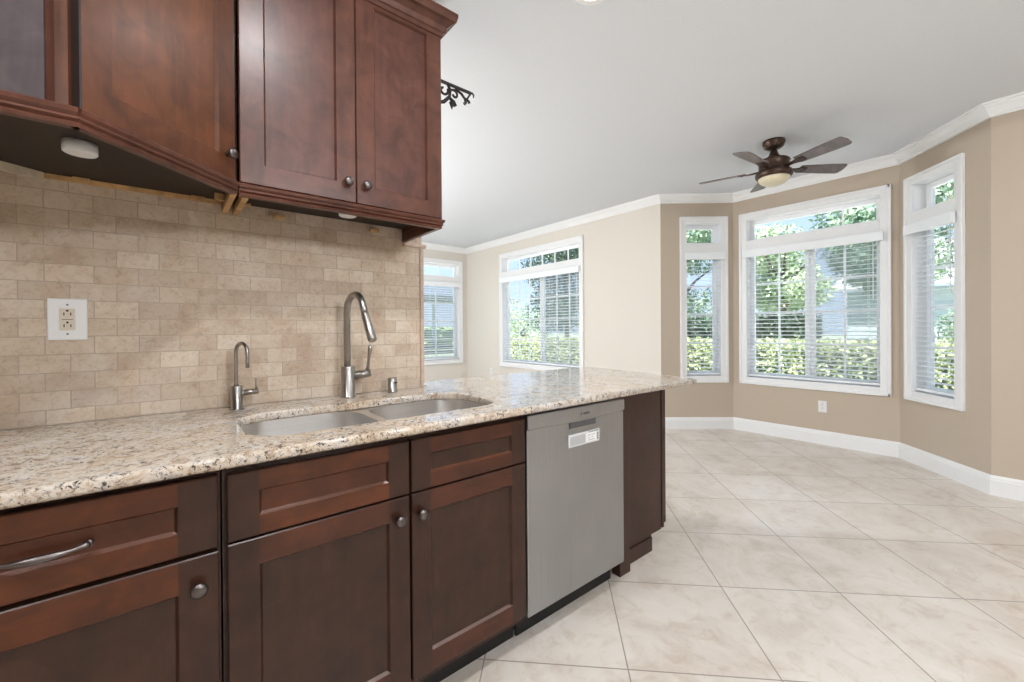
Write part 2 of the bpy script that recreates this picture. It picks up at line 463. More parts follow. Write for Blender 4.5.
# ================================================================ builders
class MB:
    def __init__(s):
        s.bm = bmesh.new()
        s.mats = []
        s.cur = 0
        s.T = Matrix.Identity(4)
        s.smooth = False
    def mat(s, m):
        if m not in s.mats:
            s.mats.append(m)
        s.cur = s.mats.index(m)
        return s
    def v(s, p):
        return s.bm.verts.new(s.T @ Vector(p))
    def face(s, vs, smooth=None):
        try:
            f = s.bm.faces.new(vs)
        except ValueError:
            return None
        f.material_index = s.cur
        f.smooth = s.smooth if smooth is None else smooth
        return f
    def poly(s, pts):
        return s.face([s.v(p) for p in pts])
    def box(s, x0, x1, y0, y1, z0, z1, bev=0.0):
        if bev <= 0:
            a = [s.v((x, y, z)) for z in (z0, z1) for x, y in ((x0, y0), (x1, y0), (x1, y1), (x0, y1))]
            for q in ((3, 2, 1, 0), (4, 5, 6, 7), (0, 1, 5, 4), (1, 2, 6, 5), (2, 3, 7, 6), (3, 0, 4, 7)):
                s.face([a[i] for i in q])
            return s
        b = bmesh.new()
        r = bmesh.ops.create_cube(b, size=1.0)
        for w in b.verts:
            w.co = Vector(((x0 + x1) / 2 + w.co.x * (x1 - x0), (y0 + y1) / 2 + w.co.y * (y1 - y0), (z0 + z1) / 2 + w.co.z * (z1 - z0)))
        bmesh.ops.bevel(b, geom=list(b.edges), offset=bev, segments=2, affect='EDGES', profile=0.5)
        mp = {}
        for w in b.verts:
            mp[w] = s.v(w.co)
        for f in b.faces:
            s.face([mp[w] for w in f.verts])
        b.free()
        return s
    def prism(s, pts, z0, z1):
        lo = [s.v((p[0], p[1], z0)) for p in pts]
        hi = [s.v((p[0], p[1], z1)) for p in pts]
        n = len(pts)
        s.face(lo[::-1]); s.face(hi)
        for i in range(n):
            s.face([lo[i], lo[(i + 1) % n], hi[(i + 1) % n], hi[i]])
        return s
    def loft(s, rings, cap0=True, cap1=True, closed=True, smooth=True):
        R = [[s.v(p) for p in r] for r in rings]
        n = len(R[0])
        for a, b in zip(R, R[1:]):
            for i in range(n if closed else n - 1):
                j = (i + 1) % n
                s.face([a[i], a[j], b[j], b[i]], smooth)
        if cap0: s.face(R[0][::-1], False)
        if cap1: s.face(R[-1], False)
        return s
    def tube(s, pts, r, n=10, caps=True):
        P = [Vector(p) for p in pts]
        rs = r if isinstance(r, (list, tuple)) else [r] * len(P)
        rings = []
        up = None
        for i, p in enumerate(P):
            t = (P[min(i + 1, len(P) - 1)] - P[max(i - 1, 0)]).normalized()
            if up is None:
                up = Vector((0, 0, 1)) if abs(t.z) < 0.9 else Vector((1, 0, 0))
            a = (up - t * up.dot(t)).normalized()
            up = a
            b = t.cross(a)
            rings.append([p + (a * math.cos(k * 2 * PI / n) + b * math.sin(k * 2 * PI / n)) * rs[i] for k in range(n)])
        s.loft(rings, caps, caps)
        return s
    def lathe(s, prof, c=(0, 0, 0), axis='Z', n=24, cap0=True, cap1=True):
        rings = []
        for r, h in prof:
            ring = []
            for k in range(n):
                a = k * 2 * PI / n
                x, y = r * math.cos(a), r * math.sin(a)
                if axis == 'Z': q = (c[0] + x, c[1] + y, c[2] + h)
                elif axis == 'Y': q = (c[0] + x, c[1] + h, c[2] + y)
                else: q = (c[0] + h, c[1] + x, c[2] + y)
                ring.append(q)
            rings.append(ring)
        return s.loft(rings, cap0, cap1)
    def build(s, name, m=None, parent=None, kind=None, recalc=True):
        bm = s.bm
        if recalc:
            bmesh.ops.recalc_face_normals(bm, faces=bm.faces)
        me = bpy.data.meshes.new(name)
        off = Vector((0, 0, 0))
        if parent is not None:
            o_ = parent
            while o_ is not None:
                off += o_.location
                o_ = o_.parent
        elif len(bm.verts):
            xs = [v.co for v in bm.verts]
            off = Vector(((min(v.x for v in xs) + max(v.x for v in xs)) / 2,
                          (min(v.y for v in xs) + max(v.y for v in xs)) / 2,
                          min(v.z for v in xs)))
        for v in bm.verts:
            v.co -= off
        bm.to_mesh(me)
        bm.free()
        if s.mats:
            for q in s.mats: me.materials.append(q)
        elif m:
            me.materials.append(m)
        o = bpy.data.objects.new(name, me)
        COL.objects.link(o)
        if parent is not None:
            o.parent = parent
        else:
            o.location = off
        if kind:
            o['kind'] = kind
        return o

def tag(o, label=None, cat=None, group=None, kind=None):
    if label: o['label'] = label
    if cat: o['category'] = cat
    if group: o['group'] = group
    if kind: o['kind'] = kind
    return o
def empty(name, loc, label=None, cat=None, group=None, kind=None):
    o = bpy.data.objects.new(name, None)
    o.empty_display_size = 0.05
    COL.objects.link(o)
    o.location = loc
    return tag(o, label, cat, group, kind)
def frame(a, b):
    """local x along a->b, y to the left of it (out of the room), z up"""
    a = Vector((a[0], a[1], 0)); b = Vector((b[0], b[1], 0))
    d = (b - a).normalized()
    n = Vector((-d.y, d.x, 0))
    m = Matrix(((d.x, n.x, 0, a.x), (d.y, n.y, 0, a.y), (0, 0, 1, 0), (0, 0, 0, 1)))
    return m, (b - a).length
def rrect(x0, x1, y0, y1, r, n=8):
    pts = []
    for cx, cy, a0 in ((x1 - r, y0 + r, -PI / 2), (x1 - r, y1 - r, 0), (x0 + r, y1 - r, PI / 2), (x0 + r, y0 + r, PI)):
        for k in range(n + 1):
            a = a0 + k * PI / 2 / n
            pts.append((cx + r * math.cos(a), cy + r * math.sin(a)))
    return pts
def slab_from_outlines(name, outlines, zc, ext, bev, m, parent=None, res=4):
    cu = bpy.data.curves.new(name, 'CURVE')
    cu.dimensions = '2D'
    cu.fill_mode = 'BOTH'
    cu.extrude = ext
    cu.bevel_depth = bev
    cu.bevel_resolution = res
    cu.offset = -bev
    for ol in outlines:
        sp = cu.splines.new('POLY')
        sp.points.add(len(ol) - 1)
        for p, q in zip(sp.points, ol):
            p.co = (q[0], q[1], 0, 1)
        sp.use_cyclic_u = True
    tmp = bpy.data.objects.new('tmp', cu)
    COL.objects.link(tmp)
    dg = bpy.context.evaluated_depsgraph_get()
    me = bpy.data.meshes.new_from_object(tmp.evaluated_get(dg))
    bpy.data.objects.remove(tmp)
    mb = MB()
    mb.bm.from_mesh(me)
    for v in mb.bm.verts: v.co.z += zc
    for f in mb.bm.faces: f.material_index = 0
    bmesh.ops.remove_doubles(mb.bm, verts=mb.bm.verts, dist=1e-5)
    bpy.data.meshes.remove(me)
    return mb.build(name, m, parent)
def text_mesh(name, body, size, T, m, parent, depth=0.0006):
    cu = bpy.data.curves.new(name, 'FONT')
    cu.body = body
    cu.size = size
    cu.extrude = depth
    cu.align_x = 'CENTER'
    tmp = bpy.data.objects.new('tmp', cu)
    COL.objects.link(tmp)
    dg = bpy.context.evaluated_depsgraph_get()
    me = bpy.data.meshes.new_from_object(tmp.evaluated_get(dg))
    bpy.data.objects.remove(tmp)
    mb = MB()
    mb.bm.from_mesh(me)
    for v in mb.bm.verts: v.co = T @ v.co
    for f in mb.bm.faces: f.material_index = 0
    bpy.data.meshes.remove(me)
    return mb.build(name, m, parent)

# ================================================================ room shell
CEIL = 2.74
C0, C1 = (-1.6, 6.806), (4.466, 6.806)
P0, P1, P2, P3 = (4.466, 2.68), (5.107, 2.135), (5.107, 0.69), (4.466, 0.13)
R0 = (4.466, -3.6)
CHAIN = [C0, C1, P0, P1, P2, P3, R0]
TH = 0.15
def offs(chain, d):
    out = []
    n = len(chain)
    for i, p in enumerate(chain):
        p = Vector(p)
        ds = []
        if i > 0: ds.append((p - Vector(chain[i - 1])).normalized())
        if i < n - 1: ds.append((Vector(chain[i + 1]) - p).normalized())
        ns = [Vector((-q.y, q.x)) for q in ds]
        if len(ns) == 1: out.append(p + ns[0] * d)
        else:
            m = (ns[0] + ns[1]).normalized()
            out.append(p + m * (d / m.dot(ns[0])))
    return [(q.x, q.y) for q in out]
OUT = offs(CHAIN, TH)

# floor and ceiling
fl = MB()
outline = [(-2.6, -3.6)] + [R0, P3, P2, P1, P0, C1] + [(-2.6, 6.806)]
fo = [(-2.75, -3.75)] + [OUT[6], OUT[5], OUT[4], OUT[3], OUT[2], OUT[1]] + [(-2.75, 6.956)]
fo[1] = (OUT[6][0], -3.75)
fl.prism(fo, -0.12, 0.0)
fl.build('floor', M['floor'], kind='structure')
cl = MB()
cl.prism(fo, CEIL, CEIL + 0.15)
cl.build('ceiling', M['ceiling'], kind='structure')

WZ0, WZ1 = 0.55, 2.483     # casing outer bottom/top
CW = 0.075                 # casing width
def wall_segment(name, i, m, win=None):
    a, b = CHAIN[i], CHAIN[i + 1]
    T, L = frame(a, b)
    Ti = T.inverted()
    oa = Ti @ Vector((*OUT[i], 0)); ob = Ti @ Vector((*OUT[i + 1], 0))
    mb = MB(); mb.T = T
    if win is None:
        mb.prism([(0, 0), (L, 0), (ob.x, ob.y), (oa.x, oa.y)], 0, CEIL)
    else:
        u0, u1 = win[0] + CW * 0.7, win[1] - CW * 0.7
        z0, z1 = WZ0 + CW * 0.7, WZ1 - CW * 0.7
        mb.prism([(0, 0), (u0, 0), (u0, TH), (oa.x, oa.y)], 0, CEIL)
        mb.prism([(u1, 0), (L, 0), (ob.x, ob.y), (u1, TH)], 0, CEIL)
        mb.box(u0, u1, 0, TH, 0, z0)
        mb.box(u0, u1, 0, TH, z1, CEIL)
    return mb.build(name, m, kind='structure')
WIN_LEFT = (6.0 - 1.05, 6.0 - 0.10 + 0.05)          # along C0->C1
WIN_LEFT = (4.10, 5.953)
WIN_MID = (1.054, 2.949)
WIN_BL = (0.225, 0.773)
WIN_BC = (0.080, 1.385)
WIN_BR = (0.083, 0.653)
wall_segment('wall_left', 0, M['living_wall'], WIN_LEFT)
wall_segment('wall_middle', 1, M['living_wall'], WIN_MID)
wall_segment('wall_bay_left', 2, M['nook_wall'], WIN_BL)
wall_segment('wall_bay_center', 3, M['nook_wall'], WIN_BC)
wall_segment('wall_bay_right', 4, M['nook_wall'], WIN_BR)
wall_segment('wall_right', 5, M['nook_wall'])
mb = MB(); mb.box(-2.6, 4.616, -3.75, -3.6, 0, CEIL); mb.build('wall_back', M['nook_wall'], kind='structure')
mb = MB(); mb.box(-2.75, -2.6, -3.75, 6.956, 0, CEIL); mb.build('wall_far_left', M['nook_wall'], kind='structure')
mb = MB(); mb.box(-2.6, -1.6, 6.806, 6.956, 0, CEIL); mb.build('wall_left_end', M['living_wall'], kind='structure')
mb = MB(); mb.box(-2.6, 0.955, 1.876, 1.985, 0, CEIL); mb.build('wall_kitchen', M['living_wall'], kind='structure')
mb = MB(); mb.box(-2.6, 0.955, 1.864, 1.876, 0.9095, 1.668); mb.build('wall_backsplash', M['splash'], kind='structure')

# stone liner at the end of the backsplash
mb = MB()
mb.box(0.948, 0.968, 1.855, 1.985, 0.9097, 1.588, 0.005)
mb.build('trim_1', M['liner'], kind='structure')
mb = MB()
mb.box(0.86, 0.982, 1.851, 1.985, 1.588, 1.606, 0.006)
mb.box(0.93, 0.960, 1.862, 1.986, 1.606, 1.66, 0.002)
mb.build('trim_2', M['liner'], kind='structure')

def sweep_trim(names, profile, mat_):
    """profile: (distance into the room, z); mitred along CHAIN, one object per wall"""
    rings = []
    for d, z in profile:
        rings.append((offs(CHAIN, -d), z))
    for i, nm in enumerate(names):
        if nm is None: continue
        mb = MB(); mb.mat(mat_)
        A = [mb.v((r[i][0], r[i][1], z)) for r, z in rings]
        B = [mb.v((r[i + 1][0], r[i + 1][1], z)) for r, z in rings]
        n = len(A)
        for k in range(n):
            mb.face([A[k], A[(k + 1) % n], B[(k + 1) % n], B[k]])
        mb.face(A[::-1]); mb.face(B)
        mb.build(nm, kind='structure')
CROWN = [(0.0, CEIL - 0.092), (0.012, CEIL - 0.092), (0.014, CEIL - 0.078), (0.022, CEIL - 0.072), (0.030, CEIL - 0.054),
         (0.046, CEIL - 0.034), (0.058, CEIL - 0.026), (0.062, CEIL - 0.014), (0.076, CEIL - 0.012), (0.078, CEIL), (0.0, CEIL)]
sweep_trim(['trim_3', 'trim_4', 'trim_5', 'trim_6', 'trim_7', 'trim_8'], CROWN, M['trim'])
BASE = [(0.0, 0.0), (0.016, 0.0), (0.016, 0.105), (0.012, 0.112), (0.012, 0.122), (0.007, 0.134), (0.004, 0.139), (0.0, 0.139)]
sweep_trim(['baseboard_left', 'baseboard_middle', 'baseboard_bay_left', 'baseboard_bay_center', 'baseboard_bay_right', 'baseboard_right'], BASE, M['trim'])

# ---------------------------------------------------------------- windows and blinds
RAIL0, RAIL1 = 2.065, 2.172
def window(num, i, win, sashes, cols, tcols, muntins=True, screen=True):
    T, L = frame(CHAIN[i], CHAIN[i + 1])
    u0, u1 = win
    um = (u0 + u1) / 2
    base = T @ Vector((um, 0.0, WZ0))
    root = empty('window_%d' % num, base, kind='structure')
    i0, i1 = u0 + CW, u1 - CW
    z0, z1 = WZ0 + CW, WZ1 - CW
    def mk(): 
        b = MB(); b.T = T; return b
    # casing: boards with raised back band
    b = mk()
    b.box(u0, i0, -0.018, 0.0, WZ0, WZ1, 0.003)
    b.box(i1, u1, -0.018, 0.0, WZ0, WZ1, 0.003)
    b.box(i0, i1, -0.018, 0.0, WZ0, z0, 0.003)
    b.box(i0, i1, -0.018, 0.0, z1, WZ1, 0.003)
    b.box(u0 - 0.004, u0 + 0.022, -0.027, 0.0, WZ0 - 0.004, WZ1 + 0.004, 0.004)
    b.box(u1 - 0.022, u1 + 0.004, -0.027, 0.0, WZ0 - 0.004, WZ1 + 0.004, 0.004)
    b.box(u0, u1, -0.027, 0.0, WZ0 - 0.004, WZ0 + 0.022, 0.004)
    b.box(u0, u1, -0.027, 0.0, WZ1 - 0.022, WZ1 + 0.004, 0.004)
    b.box(i0, i1, -0.018, 0.125, RAIL0, RAIL1, 0.003)
    b.build('casing', M['trim'], root)
    # jamb lining of the recess
    b = mk()
    t = CW * 0.3
    for s_ in ((i0 - t, i0), (i1, i1 + t)):
        b.box(s_[0], s_[1], 0.0, 0.148, z0 - t, z1 + t)
    b.box(i0, i1, 0.0, 0.148, z0 - t, z0)
    b.box(i0, i1, 0.0, 0.148, z1, z1 + t)
    b.build('jamb', M['trim'], root)
    # transom light
    fw = 0.044
    b = mk()
    b.box(i0, i0 + fw, 0.095, 0.135, RAIL1, z1, 0.003)
    b.box(i1 - fw, i1, 0.095, 0.135, RAIL1, z1, 0.003)
    b.box(i0 + fw, i1 - fw, 0.095, 0.135, RAIL1, RAIL1 + fw * 0.7, 0.003)
    b.box(i0 + fw, i1 - fw, 0.095, 0.135, z1 - fw, z1, 0.003)
    for k in (tcols if isinstance(tcols, list) else [q / tcols for q in range(1, tcols)]):
        x = i0 + fw + (i1 - i0 - 2 * fw) * k
        b.box(x - 0.008, x + 0.008, 0.108, 0.122, RAIL1 + fw * 0.7, z1 - fw, 0)
    b.build('transom_frame', M['vinyl'], root)
    b = mk()
    b.box(i0 + fw, i1 - fw, 0.113, 0.117, RAIL1 + fw * 0.7, z1 - fw)
    b.build('transom_pane', M['glass'], root)
    # sashes
    ns = sashes
    for k in range(ns):
        a = i0 + (i1 - i0) * k / ns
        c = i0 + (i1 - i0) * (k + 1) / ns
        dv = 0.0 if k == 0 else 0.012
        b = mk()
        b.box(a, a + fw, 0.095 + dv, 0.128 + dv, z0, RAIL0, 0.003)
        b.box(c - fw, c, 0.095 + dv, 0.128 + dv, z0, RAIL0, 0.003)
        b.box(a + fw, c - fw, 0.095 + dv, 0.128 + dv, z0, z0 + fw, 0.003)
        b.box(a + fw, c - fw, 0.095 + dv, 0.128 + dv, RAIL0 - fw, RAIL0, 0.003)
        sash = b.build('sash', M['vinyl'], root)
        b = mk()
        for j in range(1, cols):
            x = a + fw + (c - a - 2 * fw) * j / cols
            b.box(x - 0.009, x + 0.009, 0.104 + dv, 0.118 + dv, z0 + fw, RAIL0 - fw)
        for j in range(1, 4):
            zz = z0 + fw + (RAIL0 - z0 - 2 * fw) * j / 4
            b.box(a + fw, c - fw, 0.1045 + dv, 0.1175 + dv, zz - 0.009, zz + 0.009)
        b.build('muntin_grid', M['vinyl'], sash)
        b = mk()
        b.box(a + fw, c - fw, 0.109 + dv, 0.113 + dv, z0 + fw, RAIL0 - fw)
        b.build('pane', M['glass'], sash)
        if screen and k == ns - 1 and ns > 1:
            b = mk()
            b.box(a + 0.01, c - 0.01, 0.144, 0.1455, z0 + 0.01, RAIL0 - 0.01)
            b.build('insect_screen', M['screen'], root)
    return root
BLINDS = 'white slatted blinds lowered over the windows'
def blind(i, win, label, tilt=0.10, side=1):
    T, L = frame(CHAIN[i], CHAIN[i + 1])
    i0, i1 = win[0] + CW, win[1] - CW
    um = (i0 + i1) / 2
    zb = WZ0 + CW + 0.012
    root = empty('window_blind', T @ Vector((um, 0.03, zb)), label, 'window blind', BLINDS)
    def mk():
        b = MB(); b.T = T; return b
    zt = 1.978
    b = mk()
    b.box(i0 - 0.03, i1 + 0.03, -0.062, -0.048, zt, 2.064, 0.004)
    b.box(i0 - 0.03, i0 - 0.020, -0.049, -0.029, zt, 2.064, 0.002)
    b.box(i1 + 0.020, i1 + 0.03, -0.049, -0.029, zt, 2.064, 0.002)
    b.box(i0 + 0.004, i1 - 0.004, 0.012, 0.060, 1.998, 2.045, 0.003)
    b.build('valance', M['blind'], root)
    b = mk()
    p = 0.0425
    n = int((1.995 - zb - 0.035) / p)
    w = 0.0245
    for k in range(n):
        z = zb + 0.04 + p * k
        y0, y1 = 0.036 - w, 0.036 + w
        dz = math.tan(tilt) * w
        pr = [(y0, z - dz), (0.036, z + 0.003), (y1, z + dz), (y1, z + dz + 0.0028), (0.036, z + 0.0062), (y0, z - dz + 0.0028)]
        A = [b.v((i0 + 0.006, y, q)) for y, q in pr]
        B = [b.v((i1 - 0.006, y, q)) for y, q in pr]
        for m_ in range(6):
            b.face([A[m_], A[(m_ + 1) % 6], B[(m_ + 1) % 6], B[m_]])
        b.face(A[::-1]); b.face(B)
    b.build('slats', M['slat'], root)
    b = mk()
    b.box(i0 + 0.005, i1 - 0.005, 0.010, 0.062, zb, zb + 0.022, 0.004)
    b.build('bottom_rail', M['blind'], root)
    nl = 2 if i1 - i0 < 0.8 else (3 if i1 - i0 < 1.4 else 4)
    b = mk()
    for k in range(nl):
        x = i0 + 0.09 + (i1 - i0 - 0.18) * k / (nl - 1)
        for y in (0.0095, 0.0625):
            b.box(x - 0.0012, x + 0.0012, y - 0.0009, y + 0.0009, zb + 0.02, 2.005)
    b.build('ladder_cords', M['cord'], root)
    b = mk()
    xw = (i0 + 0.05) if side < 0 else (i1 - 0.05)
    b.tube([(xw, -0.004, 1.985), (xw, -0.004, 1.45)], 0.004, 6)
    b.build('tilt_wand', M['blind'], root)
    return root
window(1, 0, WIN_LEFT, 2, 2, 5)
window(2, 1, WIN_MID, 2, 3, 6)
window(3, 2, WIN_BL, 1, 1, 1)
window(4, 3, WIN_BC, 2, 2, [0.76])
window(5, 4, WIN_BR, 1, 1, 1)
blind(0, WIN_LEFT, 'white slatted blind over the far left window, partly hidden behind the tiled backsplash')
blind(1, WIN_MID, 'wide white slatted blind on the cream wall, behind the end of the granite counter')
blind(2, WIN_BL, 'narrow white slatted blind on the left angled wall of the bay')
blind(3, WIN_BC, 'wide white slatted blind in the middle of the bay, above the small wall outlet')
blind(4, WIN_BR, 'narrow white slatted blind on the right angled wall of the bay')

# ================================================================ cabinets
def shaker(mb, T, w, h, t, st, mats, rec=0.009, ch=0.006, top=None, bot=None, edge=None):
    """frame-and-panel front. local x across, z up, front at y=0, back at y=t (y away from viewer)"""
    stile, rail, panel = mats
    top = st if top is None else top
    bot = st if bot is None else bot
    old = mb.T
    mb.T = T
    e = 0.0025
    # slab edges with small arris
    mb.mat(edge or stile)
    def q(*p): mb.poly(p)
    O = [(0, e, 0), (w, e, 0), (w, e, h), (0, e, h)]
    F = [(e, 0, e), (w - e, 0, e), (w - e, 0, h - e), (e, 0, h - e)]
    B = [(0, t, 0), (w, t, 0), (w, t, h), (0, t, h)]
    for k in range(4):
        j = (k + 1) % 4
        q(O[k], O[j], F[j], F[k])
        q(B[k], B[j], O[j], O[k])
    q(*B[::-1])
    mb.mat(stile)
    q((e, 0, e), (st, 0, e), (st, 0, h - e), (e, 0, h - e))
    q((w - st, 0, e), (w - e, 0, e), (w - e, 0, h - e), (w - st, 0, h - e))
    mb.mat(rail)
    q((st, 0, e), (w - st, 0, e), (w - st, 0, bot), (st, 0, bot))
    q((st, 0, h - top), (w - st, 0, h - top), (w - st, 0, h - e), (st, 0, h - e))
    I = [(st, 0, bot), (w - st, 0, bot), (w - st, 0, h - top), (st, 0, h - top)]
    K = [(st + ch, rec, bot + ch), (w - st - ch, rec, bot + ch), (w - st - ch, rec, h - top - ch), (st + ch, rec, h - top - ch)]
    for k, m_ in enumerate((M['bead'], stile, rail, stile)):
        mb.mat(m_)
        j = (k + 1) % 4
        q(I[k], I[j], K[j], K[k])
    mb.mat(panel)
    q(*K)
    mb.T = old
def place(x, y, z, ang=0.0):
    return Matrix.Translation((x, y, z)) @ Matrix.Rotation(ang, 4, 'Z')
def knob(parent, T, r=0.0165):
    b = MB(); b.T = T
    # local: stem along -y from the door face at y=0
    prof = [(0.0075, 0.0), (0.007, -0.004), (0.0055, -0.010), (0.007, -0.014), (r * 0.9, -0.017), (r, -0.021), (r * 0.93, -0.025), (r * 0.6, -0.028), (0.001, -0.0292)]
    b.lathe(prof, (0, 0, 0), 'Y', 20)
    return b.build('knob', M['knob'], parent)
LOW = (M['cherry'], M['cherry_rail'], M['cherry_panel'])
LOWK = (M['cherry'], M['low_rail'], M['cherry_panel'])
LOWR = (M['cherry'], M['cherry_rail'], M['drawer_panel'])
LOWD = (M['cherry'], M['cherry'], M['cherry_panel'])
FY = 1.160         # face plane of the base doors
def carcass(root, x0, x1, mat_, top=0.878):
    b = MB()
    t = 0.018
    y0, y1 = FY + 0.022, 1.85
    b.box(x0, x0 + t, y0, y1, 0.10, top)
    b.box(x1 - t, x1, y0, y1, 0.10, top)
    b.box(x0 + t, x1 - t, y0, y1, 0.10, 0.118)
    b.box(x0 + t, x1 - t, y1 - 0.012, y1, 0.118, top)
    return b.build('carcass', mat_, root)
def face_frame(root, x0, x1):
    b = MB()
    y0, y1 = FY + 0.0215, FY + 0.04
    b.box(x0, x0 + 0.03, y0, y1, 0.10, 0.878)
    b.box(x1 - 0.03, x1, y0, y1, 0.10, 0.878)
    b.box(x0 + 0.03, x1 - 0.03, y0, y1, 0.84, 0.878)
    b.box(x0 + 0.03, x1 - 0.03, y0, y1, 0.68, 0.71)
    b.box(x0 + 0.03, x1 - 0.03, y0, y1, 0.10, 0.135)
    return b.build('face_frame', M['cherry'], root)
def toe(root, x0, x1):
    b = MB()
    b.box(x0, x1, FY + 0.085, FY + 0.10, 0.0, 0.10)
    return b.build('toe_kick', M['black'], root)
# --- left base cabinet
lb = empty('base_cabinet', (-0.18, 1.5, 0), 'dark cherry base cabinet with a bar-pull drawer, leftmost under the counter', 'cabinet')
carcass(lb, -0.455, 0.088, M['cherry']); face_frame(lb, -0.455, 0.088); toe(lb, -0.455, 0.088)
b = MB(); shaker(b, place(-0.445, FY, 0.697), 0.528, 0.164, 0.02, 0.072, LOWR, top=0.052, bot=0.052)
dr = b.build('drawer', None, lb)
# arched bar pull
b = MB()
pts, rad = [], []
cx_, cz_ = -0.189, 0.776
for k in range(25):
    u = -1 + 2 * k / 24
    x = cx_ + u * 0.064
    y = FY - 0.003 - 0.0125 * (1 - abs(u) ** 3)
    pts.append((x, y, cz_ - 0.004 * (1 - u * u)))
    rad.append(0.0038 + 0.0046 * max(0, 1 - (u / 0.62) ** 2) + 0.0034 * max(0, abs(u) - 0.74) / 0.26)
b.tube(pts, rad, 10)
for sgn in (-1, 1):
    b.lathe([(0.0075, 0.0), (0.0070, -0.003), (0.0055, -0.005), (0.001, -0.006)], (cx_ + sgn * 0.064, FY, cz_), 'Y', 14)
b.build('bar_pull', M['knob'], dr)
b = MB(); shaker(b, place(-0.445, FY, 0.130), 0.528, 0.558, 0.02, 0.072, LOW)
do = b.build('door', None, lb)
knob(do, place(0.046, FY, 0.622))
# --- sink base cabinet
sb = empty('sink_base_cabinet', (0.556, 1.5, 0), 'dark cherry sink base cabinet with two knobbed doors under the sink', 'cabinet')
carcass(sb, 0.092, 1.017, M['cherry'], 0.66); face_frame(sb, 0.092, 1.017); toe(sb, 0.092, 1.017)
for x0_, x1_ in ((0.100, 0.5525), (0.5595, 1.0125)):
    b = MB(); shaker(b, place(x0_, FY, 0.699), x1_ - x0_, 0.158, 0.02, 0.064, LOWR if x0_ < 0.3 else LOWK, top=0.048, bot=0.048)
    b.build('drawer_front', None, sb)
for x0_, x1_, kx in ((0.100, 0.5525, 0.5165), (0.5595, 1.0125, 0.588)):
    b = MB(); shaker(b, place(x0_, FY, 0.130), x1_ - x0_, 0.564, 0.02, 0.064, LOWK)
    d_ = b.build('door', None, sb)
    knob(d_, place(kx, FY, 0.633))
# --- peninsula end cabinet: its doors face the bay, the side panel faces the camera
pe = empty('end_cabinet', (1.87, 1.55, 0), 'dark cherry end cabinet of the peninsula, right of the steel dishwasher', 'cabinet')
SY = 1.255
b = MB()
pts = [(1.72, 0.0), (1.985, 0.0), (1.985, 0.085), (2.082, 0.085), (2.082, 0.878), (1.72, 0.878)]
A = [b.v((x, SY, z)) for x, z in pts]; B = [b.v((x, SY + 0.02, z)) for x, z in pts]
b.face(A); b.face(B[::-1])
for k in range(len(pts)):
    b.face([A[k], B[k], B[(k + 1) % len(pts)], A[(k + 1) % len(pts)]])
b.build('side_panel', M['cherry'], pe)
b = MB(); b.box(1.652, 1.735, 1.212, 1.26, 0.0, 0.878, 0.002)
b.build('filler_post', M['cherry'], pe)
b = MB(); b.box(1.736, 1.985, SY - 0.006, SY, 0.0, 0.075, 0.001)
b.build('base_strip', M['cherry'], pe)
b = MB(); b.box(1.68, 2.08, 1.842, 1.86, 0.0, 0.878); b.box(1.70, 2.08, SY + 0.02, 1.842, 0.10, 0.118)
b.build('carcass', M['cherry'], pe)
b = MB(); b.box(2.096, 2.116, SY + 0.001, 1.86, 0.085, 0.86, 0.002)
fr_ = b.build('face_frame', M['cherry'], pe)
b = MB(); b.box(2.0825, 2.0955, SY + 0.012, 1.85, 0.09, 0.872)
b.build('gap_strip', M['black'], pe)
for ya, yb in ((1.258, 1.555), (1.560, 1.857)):
    b = MB(); shaker(b, Matrix.Translation((2.138, ya, 0.108)) @ Matrix.Rotation(PI / 2, 4, 'Z'), yb - ya, 0.745, 0.022, 0.06, LOWD)
    d_ = b.build('door', None, pe)
    knob(d_, Matrix.Translation((2.138, (1.525 if ya < 1.4 else 1.59), 0.78)) @ Matrix.Rotation(PI / 2, 4, 'Z'))
b = MB(); b.box(1.975, 1.985, SY + 0.02, 1.842, 0.0, 0.085)
b.build('toe_kick', M['black'], pe)

# --- countertop
outl = [(-1.25, 1.122), (2.24, 1.130)]
for k in range(9):
    t = k / 8
    outl.append((2.262 + 0.105 * t, 1.17 + 0.72 * t))
outl += [(2.366, 1.95), (2.345, 2.0), (2.30, 2.032), (2.24, 2.045), (0.971, 2.045), (0.971, 1.862), (-1.25, 1.862)]
hole = rrect(0.163, 0.990, 1.256, 1.642, 0.115, 10)
ct = slab_from_outlines('countertop', [outl, hole], 0.8945, 0.0055, 0.0095, M['granite'])
tag(ct, 'cream speckled granite countertop running from the backsplash out over the peninsula', 'countertop')

